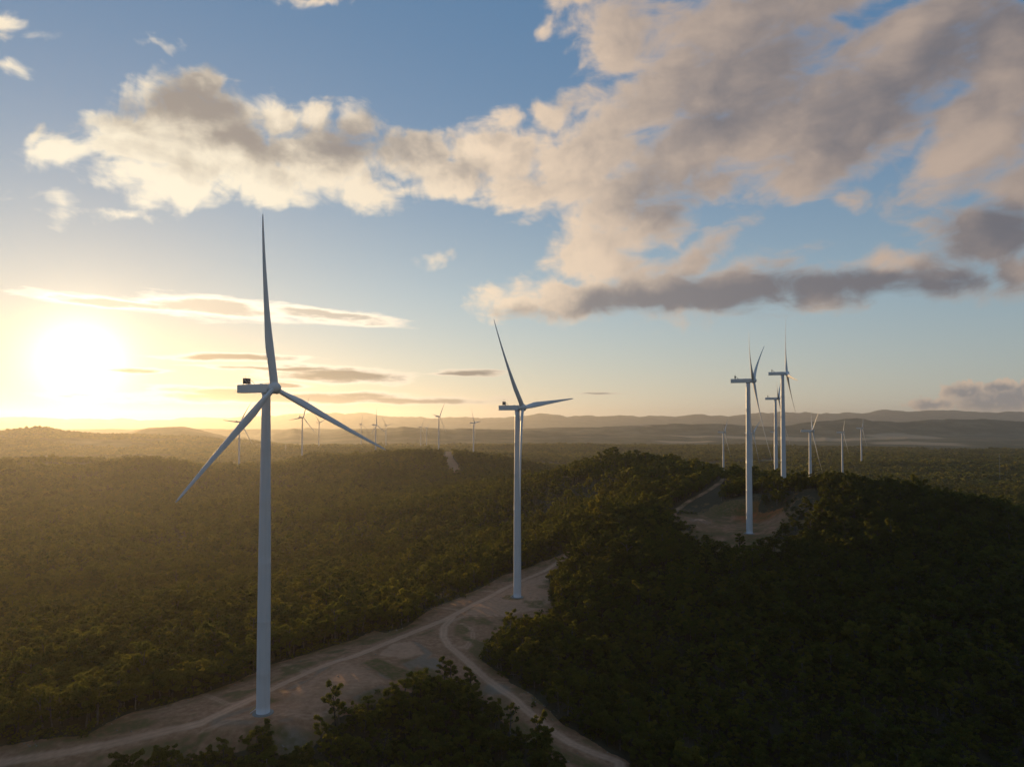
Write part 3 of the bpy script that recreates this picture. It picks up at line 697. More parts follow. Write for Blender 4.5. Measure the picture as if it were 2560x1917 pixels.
def tree_meshes(seed, H, W, base, nl, leaves, ls, sub=3, nseg=6, droop=.3, clump=1.15, bare=False):
    """trunk mesh and crown mesh; H height, W crown half width, base = fraction where limbs start"""
    g = np.random.default_rng(seed); V = []; Fs = []
    lean = g.normal(0, .05, 2) * H; top = np.array([lean[0], lean[1], H * .86])
    def trunk(t): return np.array([lean[0] * t + .25 * math.sin(3 * t + seed), lean[1] * t + .2 * math.sin(4 * t + seed * 2), H * .86 * t])
    r0 = .022 * H
    ts = np.linspace(0, 1, 7); tube(V, Fs, [trunk(t) - ([0, 0, 1.2] if t == 0 else [0, 0, 0]) for t in ts], [r0 * (1.25 - 1.05 * t) for t in ts], nseg)
    tips = [(trunk(1.0), .8)]
    for i in range(nl):
        t = base + (1 - base) * (i + g.random() * .7) / nl * .92; a = i * 2.4 + g.normal(0, .4)
        st = trunk(t); reach = W * (.55 + .5 * g.random()) * (1.05 - .5 * max(0, (t - base) / (1 - base)) ** 2)
        en = st + np.array([math.cos(a) * reach, math.sin(a) * reach, H * (.08 + .15 * g.random())])
        mid = .5 * (st + en) + np.array([0, 0, H * .03]); rb = r0 * (.62 - .35 * t)
        tube(V, Fs, [st, mid, en], [rb, rb * .65, rb * .3], max(4, nseg - 2)); tips.append((en, 1.0))
        for s in range(sub):
            f = .45 + .5 * g.random(); p = st + (en - st) * f; a2 = a + g.normal(0, .9); L = reach * (.3 + .3 * g.random())
            q = p + np.array([math.cos(a2) * L, math.sin(a2) * L, H * (.02 + .09 * g.random())])
            tube(V, Fs, [p, q], [rb * .4, rb * .12], 4); tips.append((q, .8))
    tm = mesh_np('trunk', np.array(V), np.array(Fs), [M_BARK], smooth=True)
    if bare and not leaves: return tm, None
    tips_p = np.array([t[0] for t in tips]); per = max(3, leaves // len(tips))
    P = []; N = []; hue = []
    for (c, s) in tips:
        cr = clump * s * (.75 + .5 * g.random()) * W / 3.6
        k = int(per * (.6 + .8 * g.random()))
        d = g.normal(0, 1, (k, 3)); d /= np.linalg.norm(d, axis=1)[:, None]
        rad = cr * g.random((k, 1)) ** .45
        p = c + d * rad * np.array([1.15, 1.15, .72]) + np.array([0, 0, .15 * cr])
        P.append(p); nn = d * .8 + g.normal(0, .6, (k, 3)) + np.array([0, 0, .5]); N.append(nn); hue.append(np.clip(g.normal(.35, .25) + g.normal(0, .18, k), 0, 1))
    P = np.concatenate(P); N = np.concatenate(N); hue = np.concatenate(hue); N /= np.linalg.norm(N, axis=1)[:, None]
    k = len(P); ref = g.normal(0, 1, (k, 3)) + np.array([0, 0, -droop]); U = np.cross(N, ref); U /= np.linalg.norm(U, axis=1)[:, None] + 1e-9; Wv = np.cross(N, U)
    sz = ls * (.65 + .7 * g.random((k, 1))); a = U * sz * .5; b = Wv * sz * .85
    bend = N * sz * .18
    Vq = np.stack([P - b * .9 - bend, P + a * .9, P + b - bend, P - a * .8], 1).reshape(-1, 3)
    Fq = np.arange(4 * k).reshape(k, 4)
    cm = mesh_np('crown', Vq, Fq, [M_LEAF], attrs={'hue': np.repeat(hue, 4)})
    return tm, cm

#            seed  H    W   base nl leaves ls
NEAR = [
 tree_meshes(1, 13.5, 4.6, .32, 8, 3200, .44, sub=4, clump=1.02),
 tree_meshes(2, 15.5, 4.0, .36, 7, 2700, .43, sub=4, clump=1.0),
 tree_meshes(3, 11.5, 5.0, .26, 9, 3400, .45, sub=4, clump=1.0),
 tree_meshes(4, 14.0, 3.5, .32, 8, 2200, .43, sub=4, clump=.98),
 tree_meshes(5, 9.0, 3.8, .2, 8, 2500, .42, sub=4, clump=1.0),
 tree_meshes(6, 14.0, 3.4, .5, 7, 900, .40, sub=5, clump=.75),
 tree_meshes(7, 12.5, 4.2, .28, 10, 2900, .43, sub=4, clump=.92),
]
KINDW = np.array([.22, .17, .18, .14, .15, .05, .09])
KIND_NAME = ['rounded olive gum tree', 'tall thin stemmed gum tree', 'broad spreading gum tree', 'narrow open gum tree', 'low bushy gum tree', 'sparse bare limbed gum tree', 'many limbed gum tree']

def scatter(r0, r1, sp, amax, seed):
    g = np.random.default_rng(seed)
    L = r1; n = int(2 * L * math.sin(amax) / sp) + 2; m = int(L / (sp * .87)) + 2
    i, j = np.meshgrid(np.arange(n), np.arange(m))
    x = (i + .5 * (j % 2)) * sp - L * math.sin(amax); y = j * sp * .87
    x = x + g.uniform(-.42, .42, x.shape) * sp; y = y + g.uniform(-.42, .42, y.shape) * sp
    x = x.ravel(); y = y.ravel(); r = np.hypot(x, y); a = np.abs(np.arctan2(x, y))
    k = (r > r0) & (r < r1) & (a < amax); return x[k], y[k]

def project(x, y, z):
    zz = z - CZ; d = y * math.cos(PITCH) + zz * math.sin(PITCH); u = -y * math.sin(PITCH) + zz * math.cos(PITCH)
    return QX + F * x / d, PY0 - F * u / d

pts = []
for (r0, r1, sp, seed, lod) in ((200, 950, 5.9, 1, 0), (950, 2300, 8.0, 2, 1), (2300, 6200, 13.0, 3, 2)):
    x, y = scatter(r0, r1, sp, R(41.5), seed); r = np.hypot(x, y)
    g = np.random.default_rng(100 + lod)
    dens = fbm(x / 60, y / 60, 131, 3)
    keep = g.random(len(x)) < np.clip(1.15 - 1.1 * sstep(.52, .72, dens), np.where((x > 50) & (np.hypot(x, y) < 760), .85, .42), 1) * np.clip(1.25 - 1.2 * sstep(.5, .78, fbm(x / 16, y / 16, 133, 3)), np.where((x > 50) & (np.hypot(x, y) < 760), .75, .4), 1)
    if lod == 2: keep &= fbm(x / 620, y / 300, 137, 4) < .60 + .04 * g.random(len(x))
    dirt = grid_sample(x, y, DG); keep &= dirt < (.12 if lod < 2 else .5)
    for k, ax, th, (tx, ty) in TURB[:3]: keep &= np.hypot(x - tx, y - ty) > 14
    # small gaps seen in the photo
    x, y = x[keep], y[keep]
    if lod < 1:
        for q, qy, rad, lo in ((625,1604,8,225),(1000,1440,5,225),(1500,1176,17,640),(1530,1168,13,640),(880,1456,7,225)):
            c = ground_hit(q, qy, lo); k2 = np.hypot(x - c[0], y - c[1]) > rad; x, y = x[k2], y[k2]
        s1 = sdist(x, y, CLEAR1); k2 = s1 < -1.6; x, y = x[k2], y[k2]
        s3 = sdist(x, y, CLEAR3); k2 = s3 < -1.0; x, y = x[k2], y[k2]
        for rd, w in ((ROAD1, 6.5), (ROAD2, 6.5), (ROAD3, 5.0)): k2 = seg_dist(x, y, rd) > w; x, y = x[k2], y[k2]
    if lod < 2:
        z = grid_sample(x, y, ZG); keep = np.ones(len(x), bool)
        u, v = project(x, y, z + np.where(np.hypot(x, y) < 420, 9.5, 12)); keep &= ~((np.hypot(x, y) < 640) & inside(u, v - 4, Q1) & ((np.random.default_rng(55).random(len(x)) < .96) | (np.abs(u - 1118) < 45) | (np.abs(u - 570) < 60)))
        for up in (3, 7, 11):
            u, v = project(x, y, z + up); near = (np.hypot(x, y) > 640) & (np.hypot(x, y) < 1010) & (u > 1430) & (u < 1720)
            keep &= ~(near & (inside(u, v, QB) | (inside(u, v, Q3) & (y < 790 + 0 * u) & (v < 1150))))
        x, y = x[keep], y[keep]
    z = grid_sample(x, y, ZG)
    g = np.random.default_rng(200 + lod); n = len(x)
    pn = fbm(x / 90, y / 90, 141, 3)
    s = np.clip(g.normal(1.0, .2, n), .5, 1.5) * (.84 + .4 * pn) * np.where(g.random(n) < .13, 1.3, 1.0)
    ry = np.interp(x, ROAD1[np.argsort(ROAD1[:, 0]), 0], ROAD1[np.argsort(ROAD1[:, 0]), 1]); front = sstep(10, -10, y - ry)
    s = s * (.98 - front * (.26 - .14 * sstep(400, 620, np.hypot(x, y))))
    pts.append(dict(x=x, y=y, z=z - .15, s=s, rot=g.uniform(0, 6.283, n), tilt=g.normal(0, .05, (n, 2)), asp=np.clip(g.normal(1, .1, n), .75, 1.3), lod=lod, g=g))

# low scrub along the edges of the clearings
x, y = scatter(215, 820, 2.6, R(41.5), 9); s1 = sdist(x, y, CLEAR1); s3 = sdist(x, y, CLEAR3); g = np.random.default_rng(77)
e = np.maximum(s1, s3); keep = (e < .5) & (e > -13) & (g.random(len(x)) < np.where(e > -4, .5, .3)) & (fbm(x / 9, y / 9, 151, 3) > .44)
keep |= (e > .5) & (e < 7) & (g.random(len(x)) < .05) & (fbm(x / 12, y / 12, 153, 3) > .5)
for rd in (ROAD1, ROAD2, ROAD3): keep &= seg_dist(x, y, rd) > 4.5
for k, ax, th, (tx, ty) in TURB[:3]: keep &= np.hypot(x - tx, y - ty) > 12
x, y = x[keep], y[keep]; n = len(x)
scrub = dict(x=x, y=y, z=grid_sample(x, y, ZG) - .1, s=np.clip(g.normal(.8, .3, n), .3, 1.5), rot=g.uniform(0, 6.28, n), tilt=g.normal(0, .05, (n, 2)), asp=np.clip(g.normal(1, .15, n), .7, 1.4), lod=3, g=g)

# the nearest trees, each a thing of its own
P0 = pts[0]
kind0 = P0['g'].choice(7, len(P0['x']), p=KINDW)
qx, qy = project(P0['x'], P0['y'], P0['z'] + 10)
vis = (qx > 6) & (qx < 2205) & (qy < 1650) & (qy > 900)
dist = np.hypot(np.hypot(P0['x'], P0['y']), CZ - P0['z'])
order = np.where(vis)[0]; order = order[np.argsort((dist / P0['s'])[order])][:290]
used = np.zeros(len(P0['x']), bool); used[order] = True

def zone(q, y):
    if q < 420: return 'at the bottom left, below the dirt road'
    if q < 760: return 'below the largest turbine'
    if q < 1010: return 'between largest turbine and side track'
    if q < 1290: return 'beside the lower side track'
    if q < 1520: return 'just right of the side track'
    if q < 1800: return 'below the red soil clearing'
    if q < 2010: return 'low on the dark slope'
    return 'at the lower right corner'
roots = {}
for c_, i in enumerate(order):
    k = int(kind0[i]); tm, cm = NEAR[k]
    s = float(P0['s'][i]); place = zone(qx[i], qy[i])
    root = bpy.data.objects.new('gum_tree', None); COL.objects.link(root)
    root.location = (P0['x'][i], P0['y'][i], P0['z'][i]); root.rotation_euler = (P0['tilt'][i, 0], P0['tilt'][i, 1], P0['rot'][i]); root.scale = (s * P0['asp'][i], s * P0['asp'][i], s)
    size = 'small ' if s < .62 else 'large ' if s > .86 else ''
    row = 'lowest row ' if qy[i] > 1570 else 'upper row ' if qy[i] < 1480 else 'middle row '
    tag(root, size + KIND_NAME[k] + ', ' + row + place, 'tree', size + KIND_NAME[k] + 's, ' + row + place)
    if not roots.get(k): roots[k] = (link('trunk', tm, root), link('crown', cm, root))
    else:
        for src in roots[k]:
            cc = src.copy(); COL.objects.link(cc); cc.parent = root

# the rest of the wood: one body of bush, scattered from the same trees and simpler far ones
def join(tm, cm, name):
    nv = len(tm.vertices); a = np.empty(nv * 3, np.float32); tm.vertices.foreach_get('co', a)
    mv = len(cm.vertices); b = np.empty(mv * 3, np.float32); cm.vertices.foreach_get('co', b)
    f1 = np.empty(len(tm.loops), np.int32); tm.loops.foreach_get('vertex_index', f1); f2 = np.empty(len(cm.loops), np.int32); cm.loops.foreach_get('vertex_index', f2)
    h = np.empty(mv, np.float32); cm.attributes['hue'].data.foreach_get('value', h)
    Fq = np.r_[f1.reshape(-1, 4), f2.reshape(-1, 4) + nv]
    return mesh_np(name, np.r_[a.reshape(-1, 3), b.reshape(-1, 3)], Fq, [M_BARK, M_LEAF], np.r_[np.zeros(len(f1) // 4), np.ones(len(f2) // 4)], attrs={'hue': np.r_[np.zeros(nv), h]})
MID = [tree_meshes(11, 13.5, 4.6, .34, 6, 330, 1.2, sub=1, nseg=4, clump=1.2), tree_meshes(12, 15.5, 4.0, .40, 6, 280, 1.15, sub=1, nseg=4, clump=1.15), tree_meshes(13, 11.5, 5.0, .28, 7, 360, 1.25, sub=1, nseg=4, clump=1.25), tree_meshes(14, 14.0, 3.6, .36, 6, 240, 1.1, sub=1, nseg=4), tree_meshes(15, 9.5, 3.9, .22, 6, 260, 1.15, sub=1, nseg=4)]
FAR = [tree_meshes(21, 13, 7.0, .4, 6, 120, 3.0, sub=0, nseg=3, clump=1.2), tree_meshes(22, 14.5, 6.2, .45, 6, 110, 2.9, sub=0, nseg=3, clump=1.2), tree_meshes(23, 11, 7.4, .35, 7, 130, 3.1, sub=0, nseg=3, clump=1.2)]
SCRUB = [tree_meshes(31, 2.8, 1.7, .1, 6, 420, .36, sub=1, nseg=4, clump=1.3), tree_meshes(32, 3.6, 1.6, .15, 6, 380, .36, sub=1, nseg=4, clump=1.2), tree_meshes(33, 2.0, 1.5, .05, 6, 320, .34, sub=1, nseg=4, clump=1.4)]
protos = [join(a, b, 'bush_tree') for a, b in NEAR + MID + FAR + SCRUB]
px, py, pz, sc, ro, kd = [], [], [], [], [], []
for P in pts + [scrub]:
    n = len(P['x']); m = np.ones(n, bool)
    if P['lod'] == 0: k = kind0; m = ~used
    elif P['lod'] == 1: k = 7 + P['g'].integers(0, 5, n)
    elif P['lod'] == 2: k = 12 + P['g'].integers(0, 3, n)
    else: k = 15 + P['g'].integers(0, 3, n)
    px.append(P['x'][m]); py.append(P['y'][m]); pz.append(P['z'][m]); kd.append(k[m])
    s = P['s'][m]; sc.append(np.c_[s * P['asp'][m], s * P['asp'][m], s]); ro.append(np.c_[P['tilt'][m], P['rot'][m]])
V = np.c_[np.concatenate(px), np.concatenate(py), np.concatenate(pz)]
print('trees', len(V))
me = bpy.data.meshes.new('bush_forest'); me.vertices.add(len(V)); me.vertices.foreach_set('co', V.astype(np.float32).ravel())
a = me.attributes.new('pick', 'INT', 'POINT'); a.data.foreach_set('value', np.concatenate(kd).astype(np.int32))
a = me.attributes.new('size', 'FLOAT_VECTOR', 'POINT'); a.data.foreach_set('vector', np.concatenate(sc).astype(np.float32).ravel())
a = me.attributes.new('turn', 'FLOAT_VECTOR', 'POINT'); a.data.foreach_set('vector', np.concatenate(ro).astype(np.float32).ravel())
forest = link('bush_forest', me); forest['kind'] = 'stuff'; forest['label'] = 'dense olive green gum tree bush covering the valley and hills'; forest['category'] = 'forest'
ng = bpy.data.node_groups.new('scatter_trees', 'GeometryNodeTree')
ng.interface.new_socket('Geometry', in_out='INPUT', socket_type='NodeSocketGeometry'); ng.interface.new_socket('Geometry', in_out='OUTPUT', socket_type='NodeSocketGeometry')
gi = ng.nodes.new('NodeGroupInput'); go = ng.nodes.new('NodeGroupOutput')
iop = ng.nodes.new('GeometryNodeInstanceOnPoints'); jn = ng.nodes.new('GeometryNodeGeometryToInstance')
for me_ in reversed(protos):
    ob = bpy.data.objects.new('bush_tree', me_)
    oi = ng.nodes.new('GeometryNodeObjectInfo'); oi.inputs['Object'].default_value = ob; oi.inputs['As Instance'].default_value = False
    ng.links.new(oi.outputs['Geometry'], jn.inputs[0])
def na(name, t):
    n = ng.nodes.new('GeometryNodeInputNamedAttribute'); n.data_type = t; n.inputs['Name'].default_value = name
    return n.outputs['Attribute']
e2r = ng.nodes.new('FunctionNodeEulerToRotation'); ng.links.new(na('turn', 'FLOAT_VECTOR'), e2r.inputs[0])
ng.links.new(gi.outputs[0], iop.inputs['Points']); ng.links.new(jn.outputs[0], iop.inputs['Instance'])
iop.inputs['Pick Instance'].default_value = True
ng.links.new(na('pick', 'INT'), iop.inputs['Instance Index']); ng.links.new(e2r.outputs[0], iop.inputs['Rotation']); ng.links.new(na('size', 'FLOAT_VECTOR'), iop.inputs['Scale'])
ng.links.new(iop.outputs[0], go.inputs[0])
md = forest.modifiers.new('scatter_trees', 'NODES'); md.node_group = ng

# ------------------------------------------------------------------ sky and clouds (world directions: azimuth and elevation in degrees)
w = bpy.data.worlds.new('World'); scene.world = w; w.use_nodes = True; nt = w.node_tree; nt.nodes.clear(); t = NT(nt)

def blob_args(qx, qy, rx, ry, rot=0):
    a0, e0 = az_el(qx, qy); a1, e1 = az_el(qx + 10, qy); a2, e2 = az_el(qx, qy - 10)
    return a0, e0, rx * (a1 - a0) / 10, ry * (e2 - e0) / 10, rot

CUMULUS = [  # sheet x, y, half width, half height, tilt
 (395,275,215,120,8),(300,285,140,85,0),(430,175,75,55,0),(470,340,240,95,-8),(370,390,190,60,0),(590,255,62,55,0),(690,262,70,52,0),(775,275,55,52,0),(700,350,190,90,-6),(600,420,120,42,0),(780,425,75,42,0),(900,345,140,80,-4),(985,392,105,60,0),(1075,262,62,42,0),(1185,250,68,52,10),(1080,335,120,80,0),(1130,410,110,50,0),
 (130,340,88,46,14),(66,292,34,34,30),(160,452,66,36,0),(255,466,60,12,0),(320,432,62,17,-10),(90,428,120,13,0),
 (1250,350,200,120,18),(1290,470,125,90,10),(1325,565,110,72,0),(1480,330,290,115,20),(1430,205,215,95,14),(1330,75,130,95,-20),(1250,10,85,38,-10),(1600,170,230,150,30),(1740,260,270,120,24),(1740,365,215,62,6),(1930,170,250,130,28),(1640,30,330,75,0),(2010,50,260,90,10),(2150,190,130,150,0),(2090,335,190,90,26),(2200,400,110,60,10),(1560,395,120,40,10),
 (1105,655,115,46,-4),(1450,645,420,62,0),(1260,640,190,70,6),(1430,622,170,90,-4),(1600,620,260,82,3),(1790,608,190,70,0),(1900,565,90,44,0),(2010,612,210,46,-3),(2120,505,180,90,-10),(2200,580,120,70,0),(1900,600,160,60,0),(1500,560,130,60,30),(1280,545,125,90,0),(1390,500,110,60,20),(1860,310,170,70,20),(2180,100,120,140,0),(2080,240,110,60,20),
 (30,45,80,24,-6),(20,72,60,18,0),(8,132,46,26,12),(362,102,42,15,22),(1165,64,30,22,34),(1280,120,50,16,20),(955,545,40,14,35),(1840,438,30,13,10),(660,4,60,9,0),(1255,95,36,14,0)]
STREAKS = [(230,653,210,17,-2),(470,664,235,30,-2),(700,680,205,22,-4),(520,772,205,12,1),(730,810,225,25,-2),(470,845,160,18,-2),(1010,804,105,9,0),(640,860,540,18,0),(900,866,230,11,0),(600,832,120,8,0),(620,795,210,6,0),(300,800,120,7,0),(1290,850,70,2.5,0)]
LOWCUM = [(2150,866,150,40,0),(2085,846,65,28,0),(2160,838,60,20,0),(2010,872,62,16,0),(2215,850,80,30,0)]
SHADE = [  # where the thick dark bodies lie (+) and where the low sun reaches (-)
 (425,215,125,75,10,1.0),(540,300,110,60,-10,.7),(300,215,130,40,10,.35),(800,300,170,60,-8,.75),(690,330,90,50,0,.4),(330,420,330,90,0,-.55),(760,425,240,60,0,-.5),(600,225,230,26,0,-.45),(1080,290,150,60,0,-.4),
 (1200,380,150,110,0,-.15),(1300,520,120,120,0,-.35),(1430,430,190,80,0,.5),(1360,300,110,50,20,-.2),(1650,150,330,150,20,.5),(1900,230,260,110,25,.6),(1520,290,200,50,15,.25),(2080,345,160,75,26,-.6),(2150,60,160,160,0,.5),(1950,60,150,60,20,-.2),
 (1640,636,430,70,2,1.15),(1330,650,200,50,4,.55),(1100,630,90,40,0,-.6),(1130,680,90,25,0,.6),(1270,580,110,60,10,-.3),(2020,620,240,50,-3,.8),(2130,510,180,75,-8,.9),(1905,548,90,30,0,-.9),(1440,690,260,20,0,-.35)]

grp = bpy.data.node_groups.new('cloud_cover', 'ShaderNodeTree')
grp.interface.new_socket('P', in_out='INPUT', socket_type='NodeSocketVector'); grp.interface.new_socket('D', in_out='OUTPUT', socket_type='NodeSocketFloat')
g = NT(grp); gi = g.n('NodeGroupInput'); go = g.n('NodeGroupOutput'); P = gi.outputs[0]
def warp(g, P, scale, amp, detail=2, squash=None):
    v = P
    if squash: v = g.v('MULTIPLY', P, squash)
    nz = g.n('ShaderNodeTexNoise', noise_dimensions='2D'); g.link(v, nz.inputs['Vector']); nz.inputs['Scale'].default_value = scale; nz.inputs['Detail'].default_value = detail
    return g.v('ADD', P, g.v('MULTIPLY', g.v('SUBTRACT', nz.outputs['Color'], (.5, .5, .5)), amp))
def chain(g, acc, P):   # evaluates the bodies one after another: the shader keeps few values at a time
    nd = g.n('ShaderNodeVectorMath', operation='MULTIPLY_ADD'); g.link(acc, nd.inputs[0]); nd.inputs[1].default_value = (1e-7, 1e-7, 0); g.link(P, nd.inputs[2]); return nd.outputs[0]
def field(g, P, blobs, k=.12, soft=0):
    acc = None; P0 = P
    for i, b in enumerate(blobs):
        a, e, rx, ry, rot = blob_args(*b[:5])
        if acc is not None and i % 3 == 0: P = chain(g, acc, P0)
        mp = g.n('ShaderNodeMapping', vector_type='TEXTURE'); g.link(P, mp.inputs[0])
        mp.inputs['Location'].default_value = (a, e, 0); mp.inputs['Rotation'].default_value = (0, 0, R(rot)); mp.inputs['Scale'].default_value = (rx, ry, 1)
        wg = min(1.0, max(.3, b[3] / soft)) if soft else 1.0
        d = g.m('MULTIPLY_ADD', g.v('LENGTH', mp.outputs[0]), -wg, wg)
        acc = d if acc is None else g.m('SMOOTH_MAX', acc, d, k)
    return acc
Pw = warp(g, warp(g, P, .16, (3.2, 2.2, 0), 2), .55, (1.1, .9, 0), 3)
Dc = g.m('MAXIMUM', field(g, Pw, CUMULUS, .14, 60), -.8)
vo = g.n('ShaderNodeTexVoronoi', feature='F1', voronoi_dimensions='2D'); g.link(Pw, vo.inputs['Vector']); vo.inputs['Scale'].default_value = .6
vo2 = g.n('ShaderNodeTexVoronoi', feature='F1', voronoi_dimensions='2D'); g.link(Pw, vo2.inputs['Vector']); vo2.inputs['Scale'].default_value = 1.6
puff = g.m('ADD', g.m('MULTIPLY', g.m('SUBTRACT', .45, vo.outputs['Distance']), .30), g.m('MULTIPLY', g.m('SUBTRACT', .45, vo2.outputs['Distance']), .12))
rotp = g.n('ShaderNodeMapping'); g.link(P, rotp.inputs[0]); rotp.inputs['Rotation'].default_value = (0, 0, R(-24)); rotp.inputs['Scale'].default_value = (.6, 1.25, 1)
fb = g.noise(rotp.outputs[0], .34, 8, .58, '2D', .3)
azs = g.n('ShaderNodeSeparateXYZ'); g.link(P, azs.inputs[0])
rightness = g.sm(azs.outputs[0], 2, 16)
fbm_amt = g.m('MULTIPLY_ADD', rightness, .35, 1.25)
D = g.m('ADD', Dc, g.m('MULTIPLY', g.m('SUBTRACT', fb, .5), fbm_amt))
D = g.m('ADD', D, g.m('MULTIPLY', puff, g.m('MULTIPLY_ADD', rightness, -.75, 1.0)))
D = g.m('MULTIPLY_ADD', g.m('MULTIPLY', rightness, g.sm(azs.outputs[1], 12, 20)), .17, D); g.link(D, go.inputs[0])

dirv = t.n('ShaderNodeTexCoord').outputs['Generated']
nd = t.v('NORMALIZE', dirv); sx = t.n('ShaderNodeSeparateXYZ'); t.link(nd, sx.inputs[0])
az = t.m('MULTIPLY', t.m('ARCTAN2', sx.outputs[0], sx.outputs[1]), 180 / math.pi)
el = t.m('MULTIPLY', t.m('ARCSINE', sx.outputs[2]), 180 / math.pi)
cb = t.n('ShaderNodeCombineXYZ'); t.link(az, cb.inputs[0]); t.link(el, cb.inputs[1]); Pd = cb.outputs[0]
sang = t.m('MULTIPLY', t.m('ARCCOSINE', t.m('MINIMUM', t.v('DOT_PRODUCT', nd, tuple(sun_dir)), .999999)), 180 / math.pi)
elp = t.m('MAXIMUM', el, 0)

# clear air
sky = t.n('ShaderNodeTexSky', sky_type='NISHITA'); sky.sun_disc = False; sky.sun_elevation = R(SUN_EL); sky.sun_rotation = R(SUN_AZ); sky.altitude = 800; sky.air_density = 1.0; sky.dust_density = .6; sky.ozone_density = 1.0
def rgb(fac, col): return t.v('SCALE', col, scale=fac)
def ex(x, k): return t.m('EXPONENT', t.m('MULTIPLY', x, -1.0 / k))
SKY_NISHITA, SKY_ADD = .035, 1.0
c0 = t.v('SCALE', sky.outputs[0], scale=SKY_NISHITA)
blue = t.mix(t.sm(elp, 0, 24), (.11, .20, .275), (.044, .138, .285))
veil = t.m('MULTIPLY', t.m('MULTIPLY', ex(sang, 45), ex(elp, 13)), 1.15)
veil = t.m('MULTIPLY', veil, t.m('MULTIPLY_ADD', ex(sang, 20), -.98, 1.0))
veilc = t.mix(t.sm(elp, .5, 11), (1.0, .70, .36), (1.0, .97, .80))
blue = t.mix(t.sm(sang, 70, 130), blue, (.125, .165, .23)); c1 = t.v('ADD', c0, blue); c1 = t.v('ADD', c1, t.v('SCALE', veilc, scale=veil))
glow = t.m('ADD', t.m('MULTIPLY', ex(t.m('POWER', sang, 2.0), 2.4 ** 2), 1.4), t.m('MULTIPLY', ex(t.m('POWER', sang, 2.0), 4.6 ** 2), .25))
glow2 = t.m('MULTIPLY', ex(sang, 5.0), .08)
c1 = t.v('ADD', c1, rgb(glow, (1.0, .86, .62))); c1 = t.v('ADD', c1, rgb(glow2, (1.0, .92, .78)))

# clouds
def cover(P):
    n = t.n('ShaderNodeGroup'); n.node_tree = grp; t.link(P, n.inputs[0]); return n.outputs[0]
toward = t.v('NORMALIZE', t.v('SUBTRACT', (SUN_AZ, SUN_EL - 2, 0), Pd))
D0 = cover(Pd); D1 = cover(chain(t, D0, t.v('ADD', Pd, t.v('SCALE', toward, scale=1.5))))
lit = t.m('SUBTRACT', D0, D1)
sx2 = t.n('ShaderNodeSeparateXYZ'); t.link(Pd, sx2.inputs[0])
Pw2 = warp(t, chain(t, lit, Pd), .2, (4.0, 3.0, 0), 4)
shade = None; Pc = Pw2
for i, b in enumerate(SHADE):
    a, e, rx, ry, rot = blob_args(*b[:5])
    if shade is not None and i % 3 == 0: Pc = chain(t, shade, Pw2)
    mp = t.n('ShaderNodeMapping', vector_type='TEXTURE'); t.link(Pc, mp.inputs[0]); mp.inputs['Location'].default_value = (a, e, 0); mp.inputs['Rotation'].default_value = (0, 0, R(rot)); mp.inputs['Scale'].default_value = (rx * 1.25, ry * 1.25, 1)
    q = t.m('MULTIPLY', t.sm(t.v('LENGTH', mp.outputs[0]), 1.0, .15), b[5]); shade = q if shade is None else t.m('ADD', shade, q)
body = t.sm(D0, .12, .75)
dark = t.m('ADD', t.m('MULTIPLY', body, .42), t.m('MULTIPLY', shade, .78))
dark = t.m('SUBTRACT', dark, t.m('MULTIPLY', lit, t.m('MULTIPLY_ADD', t.sm(az, -4, 12), -.4, .75)), clamp=False)
fine = t.noise(Pw2, .5, 7, .6, '2D')
dark = t.m('ADD', dark, t.m('MULTIPLY', t.m('SUBTRACT', fine, .5), t.m('MULTIPLY_ADD', t.sm(az, -4, 12), -.2, .45)))
dark = t.sm(dark, -.3, 1.25)
def ramp(fac, stops):
    cr = t.n('ShaderNodeValToRGB'); els = cr.color_ramp.elements
    while len(els) < len(stops): els.new(.5)
    for i, (p, c) in enumerate(stops): els[i].position = p; els[i].color = (*c, 1)
    t.put(cr.inputs[0], fac); return cr.outputs[0]
far = t.m('DIVIDE', sang, 80.0)
litc = ramp(far, [(0, (1.0, .93, .78)), (.2, (.98, .88, .69)), (.42, (.88, .70, .52)), (.6, (.64, .49, .38)), (.75, (.53, .41, .33)), (.95, (.44, .345, .285))])
darkc = ramp(far, [(0, (.55, .44, .32)), (.2, (.35, .305, .265)), (.4, (.265, .245, .245)), (.65, (.18, .172, .188)), (.9, (.145, .143, .165))])
cc = t.mix(dark, litc, darkc)
edge = t.m('MULTIPLY_ADD', t.sm(az, 2, 14), .2, .52)
alpha = t.m('MULTIPLY', t.sm(D0, -.06, edge), .97)
alpha = t.m('MULTIPLY', alpha, t.sm(el, -1, 1))
c2 = t.mix(alpha, c1, cc)
# thin streaks low over the horizon
Ps = warp(t, chain(t, dark, Pd), .5, (3.0, .55, 0), 4, (.35, 2.2, 1))
Ds = t.m('ADD', field(t, Ps, STREAKS, .05), t.m('MULTIPLY', t.m('SUBTRACT', t.noise(t.v('MULTIPLY', Pd, (.3, 1.6, 1)), .8, 6, .6, '2D'), .5), 1.1))
As = t.m('MULTIPLY', t.sm(Ds, -.02, .45), .92)
stc = t.mix(t.m('MULTIPLY', t.sm(Ds, t.m('MULTIPLY_ADD', t.sm(el, 5.5, 7.5), .22, .16), .72), t.m('MULTIPLY_ADD', t.sm(el, 5.5, 7.5), -.4, 1.0)), ramp(far, [(0, (1.5, 1.35, 1.1)), (.25, (1.15, 1.0, .80)), (.42, (.75, .62, .48)), (.6, (.58, .45, .36))]), ramp(far, [(0, (.60, .46, .30)), (.2, (.24, .215, .185)), (.4, (.22, .20, .185)), (.7, (.28, .25, .24))]))
c2 = t.mix(As, c2, stc)
